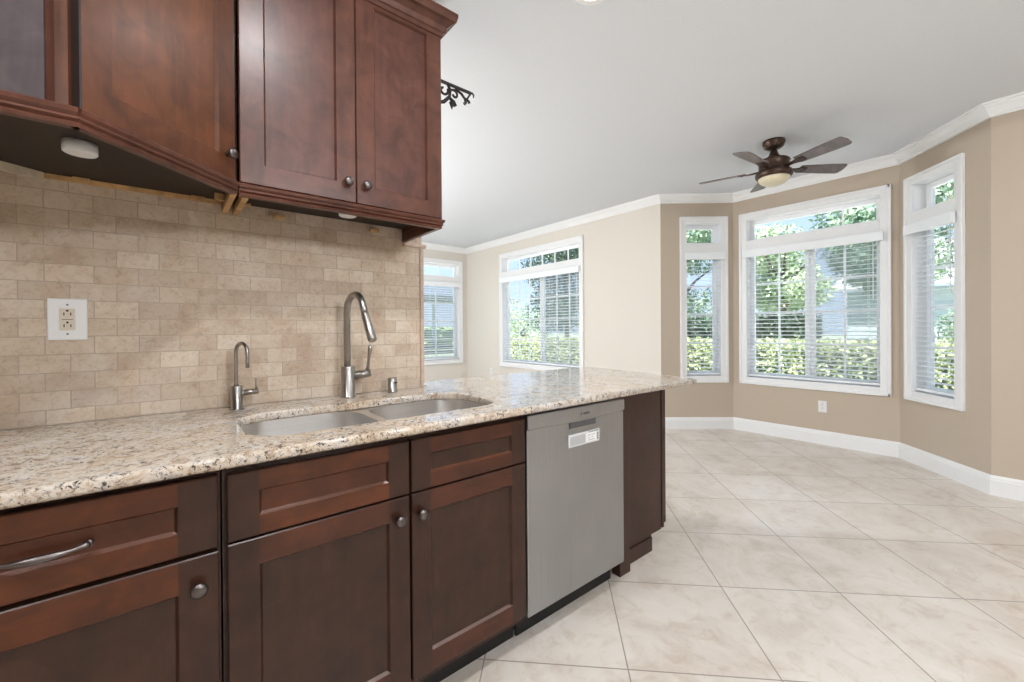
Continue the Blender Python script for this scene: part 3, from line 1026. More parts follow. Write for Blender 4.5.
# --- sink
sk = empty('kitchen_sink', (0.583, 1.45, 0.68), 'double-bowl stainless steel sink set under the granite counter', 'sink')
B1 = (0.150, 0.552, 1.243, 1.655)
B2 = (0.584, 1.016, 1.243, 1.655)
h1 = rrect(*B1, 0.105, 8); h2 = rrect(*B2, 0.105, 8)
rim = slab_from_outlines('rim', [rrect(0.125, 1.012 + 0.03, 1.218, 1.68, 0.12, 8), h1, h2], 0.8765, 0.0012, 0.0008, M['sink_steel'], sk, 1)
for (x0_, x1_, y0_, y1_) in (B1, B2):
    b = MB()
    rings = []
    cx_, cy_ = (x0_ + x1_) / 2, (y0_ + y1_) / 2
    for d, z, r in ((0.0, 0.878, 0.105), (0.002, 0.85, 0.105), (0.008, 0.72, 0.10), (0.014, 0.70, 0.095), (0.026, 0.686, 0.085), (0.05, 0.680, 0.07)):
        rings.append([(p[0], p[1], z) for p in rrect(x0_ + d, x1_ - d, y0_ + d, y1_ - d, r, 8)])
    b.loft(rings, False, True)
    bowl = b.build('bowl', M['sink_steel'], sk)
    b = MB()
    b.lathe([(0.045, 0.0005), (0.045, 0.003), (0.036, 0.004), (0.033, 0.0015), (0.012, 0.001), (0.010, 0.006), (0.001, 0.007)], (cx_, cy_ + 0.04, 0.680), 'Z', 24)
    b.build('drain', M['nickel'], bowl)

# --- main faucet
ZT = 0.9096
fa = empty('kitchen_faucet', (0.577, 1.785, ZT), 'tall brushed nickel pull-down faucet behind the middle of the sink', 'faucet')
b = MB(); b.lathe([(0.028, 0), (0.030, 0.004), (0.0275, 0.006), (0.0275, 0.125), (0.0255, 0.130), (0.016, 0.131)], (0.577, 1.785, ZT), 'Z', 28)
b.build('body', M['nickel'], fa)
b = MB()
pts = [(0.574, 1.785, ZT + 0.128 + 0.03 * k) for k in range(8)]
ax = Vector((0.026, -0.20, 0)).normalized()
R_ = 0.072
c_ = Vector((0.574, 1.785, 1.262)) + ax * R_
for k in range(1, 15):
    a = PI - k * (PI * 0.90) / 14
    pts.append(tuple(c_ + ax * (R_ * math.cos(a)) + Vector((0, 0, R_ * math.sin(a)))))
p_ = Vector(pts[-1]); d_ = (p_ - Vector(pts[-2])).normalized()
pts.append(tuple(p_ + d_ * 0.04))
b.tube(pts, 0.0138, 16)
b.build('spout', M['nickel'], fa)
e0 = p_ + d_ * 0.03
dd = (d_ + ax * 0.12).normalized()
b = MB()
b.tube([e0, e0 + dd * 0.006, e0 + dd * 0.06, e0 + dd * 0.118, e0 + dd * 0.124], [0.0139, 0.0143, 0.0160, 0.0172, 0.0150], 18)
b.build('spray_head', M['nickel'], fa)
b = MB()
b.tube([(0.598, 1.785, 0.998), (0.640, 1.783, 1.002), (0.668, 1.782, 1.005)], [0.0165, 0.0165, 0.0165], 16)
hb = b.build('handle', M['nickel'], fa)
b = MB()
b.tube([(0.655, 1.782, 1.010), (0.660, 1.781, 1.035), (0.664, 1.779, 1.075), (0.668, 1.777, 1.112), (0.669, 1.776, 1.125)], [0.009, 0.0065, 0.0065, 0.0095, 0.007], 10)
b.build('lever', M['nickel'], hb)
# --- small drinking-water faucet
sf = empty('filter_faucet', (0.186, 1.785, ZT), 'small slim nickel gooseneck filter faucet left of the sink', 'faucet')
b = MB(); b.lathe([(0.024, 0), (0.024, 0.003), (0.0185, 0.005), (0.0185, 0.082), (0.017, 0.084), (0.007, 0.0845)], (0.186, 1.785, ZT), 'Z', 24)
b.build('body', M['nickel'], sf)
b = MB()
pts = [(0.184, 1.785, 0.992 + 0.012 * k) for k in range(10)]
ax2 = Vector((0.022, -0.05, 0)).normalized(); R2 = 0.034
c2 = Vector((0.184, 1.785, 1.112)) + ax2 * R2
for k in range(0, 13):
    a = PI - k * PI / 12
    pts.append(tuple(c2 + ax2 * (R2 * math.cos(a)) + Vector((0, 0, R2 * math.sin(a)))))
q_ = Vector(pts[-1]); pts += [tuple(q_ - Vector((0, 0, 0.03))), tuple(q_ - Vector((0, 0, 0.052)))]
b.tube(pts, 0.0062, 12)
b.build('spout', M['nickel'], sf)
b = MB()
b.tube([(0.202, 1.785, 0.966), (0.252, 1.785, 0.968)], 0.0105, 14)
hb = b.build('handle', M['nickel'], sf)
b = MB(); b.tube([(0.246, 1.785, 0.972), (0.246, 1.785, 1.014)], 0.0035, 10)
b.build('lever', M['nickel'], hb)
# --- air gap
b = MB(); b.mat(M['nickel'])
b.lathe([(0.023, 0), (0.023, 0.003), (0.0205, 0.004), (0.0205, 0.060), (0.018, 0.064), (0.001, 0.065)], (0.777, 1.80, ZT), 'Z', 26)
b.mat(M['slot'])
b.T = Matrix.Translation((0.777, 1.80, ZT)) @ Matrix.Rotation(0.35, 4, 'Z')
b.box(-0.009, 0.009, -0.0215, -0.0195, 0.040, 0.046)
tag(b.build('air_gap_cap'), 'short nickel air gap cap on the counter right of the tall faucet', 'air gap')

# --- backsplash outlet
def outlet(name, T, w, h, label, dec, mats):
    root = empty(name, T @ Vector((0, 0, -h / 2)), label, 'outlet')
    b = MB(); b.T = T
    b.box(-w / 2, w / 2, -0.006, 0.0, -h / 2, h / 2, 0.003)
    b.build('cover_plate', mats[0], root)
    b = MB(); b.T = T
    b.box(-0.0165, 0.0165, -0.0085, -0.005, -0.033, 0.033, 0.001)
    ins = b.build('receptacle', mats[1], root)
    b = MB(); b.T = T
    for zz in (-0.018, 0.018):
        b.box(-0.0085, -0.0060, -0.0090, -0.0083, zz - 0.006, zz + 0.003)
        b.box(0.0060, 0.0085, -0.0090, -0.0083, zz - 0.006, zz + 0.003)
        b.lathe([(0.003, -0.0083), (0.003, -0.0090), (0.0005, -0.0090)], (0, 0, zz + 0.0085), 'Y', 10)
    if dec:
        b.box(-0.012, 0.012, -0.0088, -0.0083, -0.0015, 0.0)
    b.build('slots', M['slot'], ins)
    for zz in (-0.045, 0.045):
        b = MB(); b.T = T
        b.lathe([(0.003, -0.0055), (0.003, -0.0066), (0.0005, -0.0068)], (0, 0, zz), 'Y', 10)
        b.build('screw', M['nickel'], root)
    return root
outlet('wall_outlet', Matrix.Translation((-0.241, 1.8635, 1.229)), 0.086, 0.128, 'white outlet plate with almond sockets on the stone backsplash', True, (M['plastic'], M['almond']))
Tb, _ = frame(P1, P2)
outlet('wall_outlet', Tb @ Matrix.Translation((2.135 - 1.271, -0.0, 0.383)), 0.072, 0.116, 'small white wall outlet low on the tan wall under the middle bay window', False, (M['plastic'], M['plastic']))
Tm, _ = frame(C1, P0)
outlet('wall_outlet', Tm @ Matrix.Translation((6.806 - 6.041, 0.0, 0.43)), 0.072, 0.116, 'white wall outlet low on the cream wall left of its window', False, (M['plastic'], M['plastic']))

# ================================================================ dishwasher
dw = empty('dishwasher', (1.316, 1.45, 0), 'brushed stainless steel dishwasher built in between sink cabinet and end cabinet', 'dishwasher')
DX0, DX1 = 1.021, 1.613
b = MB(); b.box(DX0 + 0.012, DX1 - 0.012, FY + 0.05, 1.82, 0.10, 0.862); b.box(DX0 + 0.02, DX1 - 0.02, FY + 0.1, 1.80, 0.02, 0.10)
b.build('tub_housing', M['dw_dark'], dw)
b = MB()
b.box(DX0, DX1, FY, FY + 0.048, 0.114, 0.812, 0.004)
b.build('door_panel', M['dw_steel'], dw)
# control fascia: upper strip standing slightly proud with a bowed lower edge
b = MB()
n = 24
rings = []
for k in range(n + 1):
    u = k / n
    x = DX0 + (DX1 - DX0) * u
    bow = 0.010 * math.sin(PI * u)
    zb_ = 0.815 - bow
    rings.append([(x, FY + 0.04, zb_), (x, FY - 0.002, zb_ ), (x, FY - 0.0055, zb_ + 0.004), (x, FY - 0.0045, 0.861), (x, FY - 0.002, 0.866), (x, FY + 0.04, 0.866)])
b.loft(rings, True, True, True, False)
fas = b.build('control_fascia', M['dw_steel'], dw)
b = MB()
b.box(1.250, 1.412, FY - 0.0035, FY - 0.0005, 0.783, 0.8085, 0.001)
b.box(1.254, 1.290, FY - 0.0045, FY - 0.003, 0.787, 0.801, 0.0005)
b.box(1.335, 1.372, FY - 0.0045, FY - 0.003, 0.791, 0.804, 0.0005)
b.build('pocket_handle', M['dw_dark'], fas)
lt = Matrix.Translation((1.349, FY - 0.0058, 0.8325)) @ Matrix.Rotation(PI / 2, 4, 'X')
text_mesh('lettering', 'BOSCH', 0.0115, lt, M['ink'], fas)
b = MB()
ring_o, ring_i = [], []
for k in range(24):
    a = k * 2 * PI / 24
    ring_o.append((1.317 + 0.0052 * math.cos(a), FY - 0.0061, 0.8365 + 0.0052 * math.sin(a)))
    ring_i.append((1.317 + 0.0038 * math.cos(a), FY - 0.0061, 0.8365 + 0.0038 * math.sin(a)))
b.loft([ring_o, ring_i], False, False)
b.box(1.3155, 1.3185, FY - 0.0062, FY - 0.0045, 0.8335, 0.8395)
b.build('emblem', M['ink'], fas)
for x in (DX0 + 0.03, DX1 - 0.05):
    b = MB()
    b.lathe([(0.018, 0.0), (0.018, 0.012), (0.007, 0.014), (0.007, 0.100)], (x, FY + 0.13, 0.0), 'Z', 14)
    b.build('levelling_foot', M['dw_dark'], dw)
b = MB(); b.box(DX0 + 0.004, DX1 - 0.004, FY + 0.075, FY + 0.085, 0.004, 0.104)
b.build('kick_plate', M['black'], dw)
# clean/dirty slider magnet on the door
mg = empty('dishwasher_magnet', (1.333, FY - 0.0005, 0.708), 'silver sliding sign magnet stuck on the dishwasher door', 'magnet')
b = MB()
b.box(1.238, 1.430, FY - 0.0088, FY - 0.0005, 0.708, 0.7585, 0.002)
mf = b.build('frame', M['silver'], mg)
b = MB(); b.box(1.246, 1.338, FY - 0.0095, FY - 0.0085, 0.715, 0.7515)
b.build('slider', M['grey_label'], mg)
b = MB(); b.box(1.340, 1.408, FY - 0.0095, FY - 0.0085, 0.715, 0.7515)
lab = b.build('label_window', M['plastic'], mg)
b = MB()
for (xa, xb, za) in ((1.350, 1.372, 0.741), (1.378, 1.398, 0.741), (1.352, 1.366, 0.729), (1.374, 1.388, 0.731), (1.356, 1.396, 0.720)):
    b.box(xa, xb, FY - 0.0100, FY - 0.0094, za, za + 0.003)
b.build('print', M['pale_ink'], lab)
b = MB()
for za in (0.718, 0.728, 0.738):
    b.box(1.413, 1.421, FY - 0.0098, FY - 0.0086, za, za + 0.006)
for xa in (1.36, 1.376, 1.392, 1.408):
    b.box(xa, xa + 0.010, FY - 0.0098, FY - 0.0086, 0.7535, 0.7565)
b.build('tick_marks', M['ink'], mg)

# ================================================================ wall cabinets
UP = (M['up'], M['up_rail'], M['up_panel'])
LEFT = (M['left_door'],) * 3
ANG = (M['ang'], M['ang'], M['ang_panel'])
UZ = 1.645
UTOP = 2.45
WY = 1.862
KL = (-0.138, 1.21)       # corner between left and angled cabinet (door planes)
KR = (0.164, 1.512)       # corner between angled and right cabinet
# --- double-door wall cabinet on the right
uc = empty('wall_cabinet', (0.52, 1.7, UZ), 'two-door cherry wall cabinet hanging above the faucet', 'cabinet')
UY = 1.517
b = MB(); b.mat(M['up'])
b.box(0.186, 0.878, UY + 0.0205, UY + 0.04, UZ, UTOP)
b.box(0.858, 0.878, UY + 0.04, WY, UZ, UTOP); b.box(0.186, 0.206, UY + 0.04, WY, UZ, UTOP)
b.box(0.206, 0.858, UY + 0.04, WY, UTOP - 0.02, UTOP)
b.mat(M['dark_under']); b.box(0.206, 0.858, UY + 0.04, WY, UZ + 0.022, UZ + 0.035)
b.build('carcass', None, uc)
for x0_, x1_, kx in ((0.171, 0.5245, 0.494), (0.5275, 0.877, 0.560)):
    b = MB(); shaker(b, place(x0_, UY, UZ + 0.002), x1_ - x0_, 0.80, 0.02, 0.066, UP)
    d_ = b.build('door', None, uc)
    knob(d_, place(kx, UY, 1.714))
def sweep_open(mb, path, profile, cap=True):
    """path in plan (room side on the right); profile (outward to the right, z)"""
    rings = []
    off = {}
    for d, z in profile:
        rings.append((offs(path, -d), z))
    R_ = []
    for i in range(len(path)):
        R_.append([mb.v((r[i][0], r[i][1], z)) for r, z in rings])
    n = len(profile)
    for a, b_ in zip(R_, R_[1:]):
        for k in range(n):
            mb.face([a[k], a[(k + 1) % n], b_[(k + 1) % n], b_[k]])
    mb.face(R_[0][::-1]); mb.face(R_[-1])
LR = [(-0.022, 1.643), (-0.022, 1.606), (-0.004, 1.606), (-0.001, 1.612), (-0.004, 1.617), (0.003, 1.621), (0.000, 1.627), (0.006, 1.633), (0.008, 1.641), (0.006, 1.643)]
CRN = [(-0.02, 2.395), (0.004, 2.395), (0.006, 2.41), (0.012, 2.414), (0.018, 2.432), (0.034, 2.447), (0.046, 2.452), (0.05, 2.468), (0.051, 2.470), (0.051, 2.485), (-0.02, 2.485)]
b = MB(); b.mat(M['up_rail'])
sweep_open(b, [(0.170, UY), (0.879, UY), (0.879, WY)], LR)
b.build('light_rail', None, uc)
b = MB(); b.mat(M['up'])
sweep_open(b, [(0.170, UY), (0.879, UY), (0.879, WY)], CRN)
b.build('crown_moulding', None, uc)
b = MB(); b.box(0.187, 0.205, UY + 0.03, WY, UZ - 0.022, UZ - 0.0005)
b.build('side_edge', M['raw_wood'], uc)
for x in (0.337, 0.719):
    b = MB(); b.box(x - 0.02, x + 0.02, WY - 0.022, WY, UZ - 0.014, UZ - 0.0005, 0.002); b.box(x - 0.006, x + 0.006, WY - 0.026, WY - 0.022, UZ - 0.010, UZ - 0.004)
    b.build('mounting_clip', M['raw_wood'], uc)
b = MB(); b.box(0.2065, 0.23, WY - 0.12, WY - 0.108, UZ - 0.012, UZ - 0.0005, 0.002)
b.build('peg', M['raw_wood'], uc)

# --- angled corner wall cabinet
Ta, La = frame(KL, KR)     # local y = outward (left of direction) = towards the wall
ac = empty('corner_wall_cabinet', (0.0, 1.6, UZ), 'angled cherry corner wall cabinet with one knobbed door at upper left', 'cabinet')
def away(T): return T      # front faces -y in local frame
b = MB(); b.mat(M['ang'])
b.T = Ta
b.box(0.006, La - 0.006, 0.0215, 0.04, UZ, UTOP)
b.T = Matrix.Identity(4)
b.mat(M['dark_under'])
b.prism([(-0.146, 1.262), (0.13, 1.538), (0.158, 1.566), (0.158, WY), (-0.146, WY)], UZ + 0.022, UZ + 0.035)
b.mat(M['ang'])
b.box(0.152, 0.170, 1.562, WY, UZ, UTOP)
b.box(-0.152, -0.136, 1.262, WY, UZ + 0.036, UTOP)
b.build('carcass', None, ac)
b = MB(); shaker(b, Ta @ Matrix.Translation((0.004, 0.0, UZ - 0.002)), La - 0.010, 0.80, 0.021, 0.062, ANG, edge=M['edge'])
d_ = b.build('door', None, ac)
knob(d_, Ta @ Matrix.Translation((La - 0.040, 0, 1.712)))
b = MB(); b.mat(M['up'])
sweep_open(b, [KL, KR], LR)
b.build('light_rail', None, ac)
b = MB(); b.mat(M['ang'])
sweep_open(b, [KL, KR], CRN)
b.build('crown_moulding', None, ac)
b = MB(); b.box(0.1525, 0.1695, 1.565, WY, UZ - 0.022, UZ - 0.0005)
b.build('side_edge', M['raw_wood'], ac)
b = MB(); b.box(-0.30, 0.150, WY - 0.012, WY, UZ + 0.008, UZ + 0.0215)
b.build('wall_cleat', M['raw_wood'], ac)
for x in (-0.206, 0.083):
    b = MB(); b.box(x - 0.02, x + 0.02, WY - 0.026, WY - 0.012, UZ + 0.006, UZ + 0.0215, 0.002); b.box(x + 0.006, x + 0.014, WY - 0.03, WY - 0.026, UZ + 0.008, UZ + 0.014)
    b.build('mounting_clip', M['raw_wood'], ac)
b = MB(); b.box(0.124, 0.152, WY - 0.11, WY - 0.096, UZ - 0.004, UZ + 0.0215, 0.002)
b.build('peg', M['raw_wood'], ac)

# --- deep left wall cabinet
lc = empty('deep_wall_cabinet', (-0.5, 1.5, UZ), 'deep dark cherry wall cabinet cut off by the upper left edge', 'cabinet')
b = MB(); b.mat(M['ang'])
b.box(-0.95, -0.158, KL[1] + 0.026, KL[1] + 0.044, UZ, UTOP)
b.prism([(-0.158, KL[1] + 0.026), (-0.150, KL[1] + 0.026), (-0.158, KL[1] + 0.033)], UZ, UTOP)
b.box(-0.95, -0.932, KL[1] + 0.044, WY, UZ, UTOP)
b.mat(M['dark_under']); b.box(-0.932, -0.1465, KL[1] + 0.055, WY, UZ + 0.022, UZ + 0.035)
b.build('carcass', None, lc)
b = MB(); shaker(b, place(-0.61, KL[1] + 0.003, UZ - 0.003), 0.427, 0.80, 0.022, 0.075, LEFT)
b.mat(M['up_panel'])
b.prism([(-0.183, KL[1] + 0.003), (-0.1745, KL[1] + 0.025), (-0.183, KL[1] + 0.025)], UZ - 0.003, UZ + 0.797)
d_ = b.build('door', None, lc)
b = MB(); b.mat(M['up'])
sweep_open(b, [(-0.95, KL[1] + 0.0), KL], LR)
b.build('light_rail', None, lc)
b = MB(); b.mat(M['ang'])
sweep_open(b, [(-0.95, KL[1]), KL], CRN)
b.build('crown_moulding', None, lc)
b = MB(); b.T = place(-0.295, 1.861, 0, math.radians(216)); b.box(0.0, 0.20, 0.0, 0.018, UZ + 0.000, UZ + 0.0215)
b.build('pale_strip', M['pale_wood'], lc)

# --- puck lights under the wall cabinets
def puck(x, y, label):
    r = empty('puck_light', (x, y, UZ - 0.004), label, 'light', 'round puck lights under the wall cabinets')
    b = MB(); b.lathe([(0.0315, 0.0), (0.033, 0.002), (0.033, 0.0255)], (x, y, UZ - 0.004), 'Z', 32)
    b.build('housing', M['plastic'], r)
    b = MB(); b.lathe([(0.030, -0.001), (0.030, 0.0), (0.001, 0.0)], (x, y, UZ - 0.004), 'Z', 28)
    b.build('lens', M['plastic'], r)
puck(-0.170, 1.507, 'round white puck light under the corner cabinet at upper left')
puck(0.55, 1.69, 'round white puck light half hidden behind the rail of the two-door cabinet')

# --- wrought iron bracket on the end of the kitchen wall
ib = empty('scroll_bracket', (0.957, 1.93, 2.30), 'black wrought iron scroll bracket on the wall end behind the cabinet corner', 'bracket')
BY = 1.93
b = MB()
b.box(0.9555, 0.963, BY - 0.012, BY + 0.012, 2.27, 2.515, 0.002)
b.build('back_bar', M['iron'], ib)
b = MB()
b.box(0.963, 1.30, BY - 0.007, BY + 0.007, 2.489, 2.503, 0.003)
b.tube([(1.295, BY, 2.496), (1.312, BY, 2.499), (1.322, BY, 2.490), (1.318, BY, 2.478)], [0.006, 0.006, 0.005, 0.004], 8)
b.build('top_bar', M['iron'], ib)
def spiral(cx, cz, r0, r1, a0, a1, n=26):
    return [(cx + (r0 + (r1 - r0) * k / n) * math.cos(a0 + (a1 - a0) * k / n), BY, cz + (r0 + (r1 - r0) * k / n) * math.sin(a0 + (a1 - a0) * k / n)) for k in range(n + 1)]
b = MB()
# main S-scroll
b.tube(spiral(1.075, 2.44, 0.062, 0.012, -PI * 0.55, -PI * 2.6), 0.0075, 8)
b.tube([(1.03, BY, 2.375), (1.08, BY, 2.372), (1.13, BY, 2.392), (1.165, BY, 2.43), (1.17, BY, 2.47), (1.155, BY, 2.49)], [0.008, 0.009, 0.010, 0.009, 0.008, 0.007], 8)
b.tube(spiral(1.128, 2.455, 0.030, 0.008, PI * 0.15, -PI * 1.5), 0.0065, 8)
b.tube(spiral(1.195, 2.452, 0.026, 0.008, PI * 0.8, -PI * 0.9), 0.0065, 8)
b.tube([(1.165, BY, 2.425), (1.19, BY, 2.41), (1.20, BY, 2.395), (1.19, BY, 2.388)], [0.007, 0.011, 0.010, 0.005], 8)
b.tube([(1.175, BY, 2.405), (1.178, BY, 2.385), (1.18, BY, 2.368)], [0.012, 0.008, 0.002], 8)
b.tube([(1.20, BY, 2.485), (1.24, BY, 2.472), (1.262, BY, 2.452), (1.268, BY, 2.432), (1.258, BY, 2.424)], [0.006, 0.007, 0.007, 0.008, 0.009], 8)
b.tube([(1.262, BY, 2.455), (1.285, BY, 2.448), (1.292, BY, 2.437)], [0.006, 0.007, 0.008], 8)
b.tube([(1.30, BY, 2.492), (1.285, BY, 2.470), (1.275, BY, 2.452)], [0.006, 0.005, 0.006], 8)
b.tube([(0.963, BY, 2.31), (0.99, BY, 2.345), (1.035, BY, 2.374)], [0.007, 0.008, 0.008], 8)
b.build('scrollwork', M['iron'], ib)

# ================================================================ ceiling fan
FC = Vector((3.905, 1.302, 0))
fan = empty('ceiling_fan', (FC.x, FC.y, CEIL), 'bronze five-blade ceiling fan with a cream glass bowl light over the nook', 'ceiling fan')
b = MB(); b.lathe([(0.05, CEIL - 0.0005), (0.082, CEIL - 0.001), (0.084, CEIL - 0.02), (0.076, CEIL - 0.034), (0.072, CEIL - 0.052), (0.045, CEIL - 0.068), (0.018, CEIL - 0.072)], FC, 'Z', 32)
b.build('canopy', M['bronze'], fan)
b = MB(); b.lathe([(0.0125, CEIL - 0.06), (0.0125, 2.62)], FC, 'Z', 16)
b.build('downrod', M['bronze'], fan)
b = MB(); b.lathe([(0.018, 2.668), (0.024, 2.660), (0.036, 2.625), (0.064, 2.592), (0.108, 2.580), (0.120, 2.566), (0.110, 2.552), (0.112, 2.49), (0.132, 2.480), (0.137, 2.468), (0.135, 2.446), (0.124, 2.432), (0.11, 2.430)], FC, 'Z', 40)
b.build('motor_housing', M['bronze'], fan)
b = MB()
prof = [(0.114, 2.431)]
for k in range(0, 11):
    a = k / 10 * PI / 2
    prof.append((0.114 * math.cos(a) + 0.0005, 2.430 - 0.062 * math.sin(a)))
b.lathe(prof, FC, 'Z', 40)
b.build('bowl_shade', M['amber'], fan)
TH0 = math.radians(176.3)
def blade_geo(mb, ang):
    T = Matrix.Translation((FC.x, FC.y, 2.506)) @ Matrix.Rotation(ang, 4, 'Z') @ Matrix.Rotation(math.radians(-13), 4, 'X')
    mb.T = T
    r0, r1 = 0.205, 0.575
    up, lo = [], []
    n = 14
    w = lambda u: 0.048 + 0.016 * min(1, u * 1.3)
    outl = []
    for k in range(n + 1):
        u = k / n
        outl.append((r0 + (r1 - r0 - 0.02) * u, -w(u)))
    outl += [(r1 - 0.006, -0.055), (r1, -0.03), (r1 + 0.004, 0.0), (r1, 0.03), (r1 - 0.006, 0.055)]
    for k in range(n, -1, -1):
        u = k / n
        outl.append((r0 + (r1 - r0 - 0.02) * u, w(u)))
    A = [mb.v((x, y, -0.0035)) for x, y in outl]; B = [mb.v((x, y, 0.0035)) for x, y in outl]
    mb.face(A[::-1]); mb.face(B)
    for k in range(len(outl)):
        j = (k + 1) % len(outl)
        mb.face([A[k], A[j], B[j], B[k]])
for k in range(5):
    ang = TH0 - k * 2 * PI / 5
    b = MB(); blade_geo(b, ang)
    bl = b.build('blade', M['blade'], fan)
    b = MB()
    b.T = Matrix.Translation((FC.x, FC.y, 2.506)) @ Matrix.Rotation(ang, 4, 'Z') @ Matrix.Rotation(math.radians(-13), 4, 'X')
    b.loft([[(0.10, -0.02, -0.012), (0.10, 0.02, -0.012), (0.10, 0.02, 0.004), (0.10, -0.02, 0.004)],
            [(0.17, -0.014, -0.014), (0.17, 0.014, -0.014), (0.17, 0.014, -0.002), (0.17, -0.014, -0.002)],
            [(0.22, -0.034, -0.010), (0.22, 0.034, -0.010), (0.22, 0.034, -0.004), (0.22, -0.034, -0.004)],
            [(0.265, -0.024, -0.009), (0.265, 0.024, -0.009), (0.265, 0.024, -0.004), (0.265, -0.024, -0.004)]], smooth=False)
    for yy in (-0.02, 0.02):
        b.lathe([(0.005, -0.009), (0.005, -0.013), (0.001, -0.014)], (0.235, yy, 0), 'Z', 10)
    b.build('blade_iron', M['bronze'], bl)

# ================================================================ ceiling fixtures: first can is real, the others are added unseen fill
CL = ['recessed ceiling can light nearest the top edge, in front of the fan', 'added fill can light out of view above the counter run', 'added fill can light out of view above the left end of the counter', 'added fill can light out of view over the open floor']
for (x, y), lab_ in zip(CANS, CL):
    r = empty('recessed_light', (x, y, CEIL - 0.004), lab_, 'light', 'recessed ceiling lights')
    b = MB(); b.lathe([(0.092, CEIL - 0.0005), (0.095, CEIL - 0.003), (0.090, CEIL - 0.006), (0.072, CEIL - 0.004), (0.070, CEIL - 0.001)], (x, y, 0), 'Z', 32, False, False)
    b.build('trim_ring', M['trim'], r)
    b = MB(); b.lathe([(0.070, CEIL - 0.002), (0.001, CEIL - 0.0022)], (x, y, 0), 'Z', 28)
    b.build('lens', M['lamp_on'], r)
GL = ['added fill globe over the kitchen aisle behind the viewer', 'added fill globe over the open floor right of the viewer', 'added fill globe hidden in the room beyond the kitchen wall']
for (x, y, z, p_), lab_ in zip(FILL_GLOBES, GL):
    r = empty('fill_globe', (x, y, CEIL), lab_, 'light', 'added fill globes out of view')
    b = MB(); b.lathe([(0.001, CEIL - 0.0005), (0.06, CEIL - 0.001), (0.055, CEIL - 0.02), (0.008, CEIL - 0.03), (0.006, z + 0.17), (0.03, z + 0.168), (0.03, z + 0.14)], (x, y, 0), 'Z', 24)
    b.build('stem', M['bronze'], r)
    b = MB()
    b.lathe([(0.15 * math.sin(PI * k / 20) + 0.0005, z + 0.15 * math.cos(PI * k / 20)) for k in range(2, 21)], (x, y, 0), 'Z', 32, False, False)
    b.build('globe_shade', M['globe'], r)

# ================================================================ outdoors
GZ = -0.16
mb = MB()
mb.prism([(-40, -60), (90, -60), (90, 90), (-40, 90)], GZ - 0.05, GZ)
g_ = mb.build('ground', M['lawn'], kind='structure')
b = MB()
b.prism([(4.75, -8), (8.1, -8), (8.1, 11.0), (-3, 11.0), (-3, 7.1), (4.75, 7.1)], GZ, GZ + 0.03)
b.build('bounce_paving', M['paving'], kind='structure')  # added pale slab, bounces sunlight up onto blinds and ceiling
rng = random.Random(7)
def leaves(mb, n, blobs, size, shell=0.75):
    tot = sum(b_[3] * b_[4] * b_[5] for b_ in blobs) or 1
    vol = [(b_[3] * b_[4] * b_[5]) ** 0.7 for b_ in blobs]
    s_ = sum(vol)
    for (cx, cy, cz, rx, ry, rz), v_ in zip(blobs, vol):
        for _ in range(int(2.6 * n * v_ / s_)):
            d = Vector((rng.gauss(0, 1), rng.gauss(0, 1), rng.gauss(0, 1))).normalized()
            t = shell + (1.04 - shell) * rng.random() if rng.random() < 0.8 else rng.random()
            p = Vector((cx + d.x * rx * t, cy + d.y * ry * t, cz + d.z * rz * t))
            a = Vector((rng.gauss(0, 1), rng.gauss(0, 1), rng.gauss(0, 1))).normalized()
            c = a.cross(d)
            if c.length < 1e-3: continue
            c.normalize()
            q = size * 0.5 * (0.6 + 0.8 * rng.random())
            mb.face([mb.v(p - a * q), mb.v(p + c * q * 0.45), mb.v(p + a * q), mb.v(p - c * q * 0.45)])
def tree(x, y, h, r, mat_, label, n=2600, size=0.13, z0=1.4, squash=0.8, trunk=0.13, seed=1, grp='garden trees outside the windows'):
    global rng
    rng = random.Random(seed)
    t = empty('garden_tree', (x, y, GZ), label, 'tree', grp)
    b = MB()
    b.tube([(x, y, GZ), (x + 0.05, y, GZ + (h - GZ) * 0.3), (x - 0.06, y + 0.05, h * 0.6), (x, y, h * 0.85)], [trunk, trunk * 0.85, trunk * 0.6, trunk * 0.2], 9)
    for k in range(6):
        a = rng.random() * 2 * PI
        zz = z0 + (h - z0) * (0.1 + 0.4 * rng.random())
        b.tube([(x, y, zz * 0.85), (x + math.cos(a) * r * 0.35, y + math.sin(a) * r * 0.35, zz + 0.25), (x + math.cos(a) * r * 0.75, y + math.sin(a) * r * 0.75, zz + 0.7)], [trunk * 0.5, trunk * 0.3, trunk * 0.1], 6)
    b.build('trunk', M['bark'], t)
    blobs = []
    for k in range(11):
        a = rng.random() * 2 * PI
        d = r * 0.62 * math.sqrt(rng.random())
        zz = z0 + (h - z0) * (0.15 + 0.7 * rng.random())
        s_ = r * (0.38 + 0.22 * rng.random())
        blobs.append((x + math.cos(a) * d, y + math.sin(a) * d, zz, s_, s_, s_ * squash))
    b = MB(); leaves(b, n, blobs, size)
    b.build('foliage', mat_, t, recalc=False)
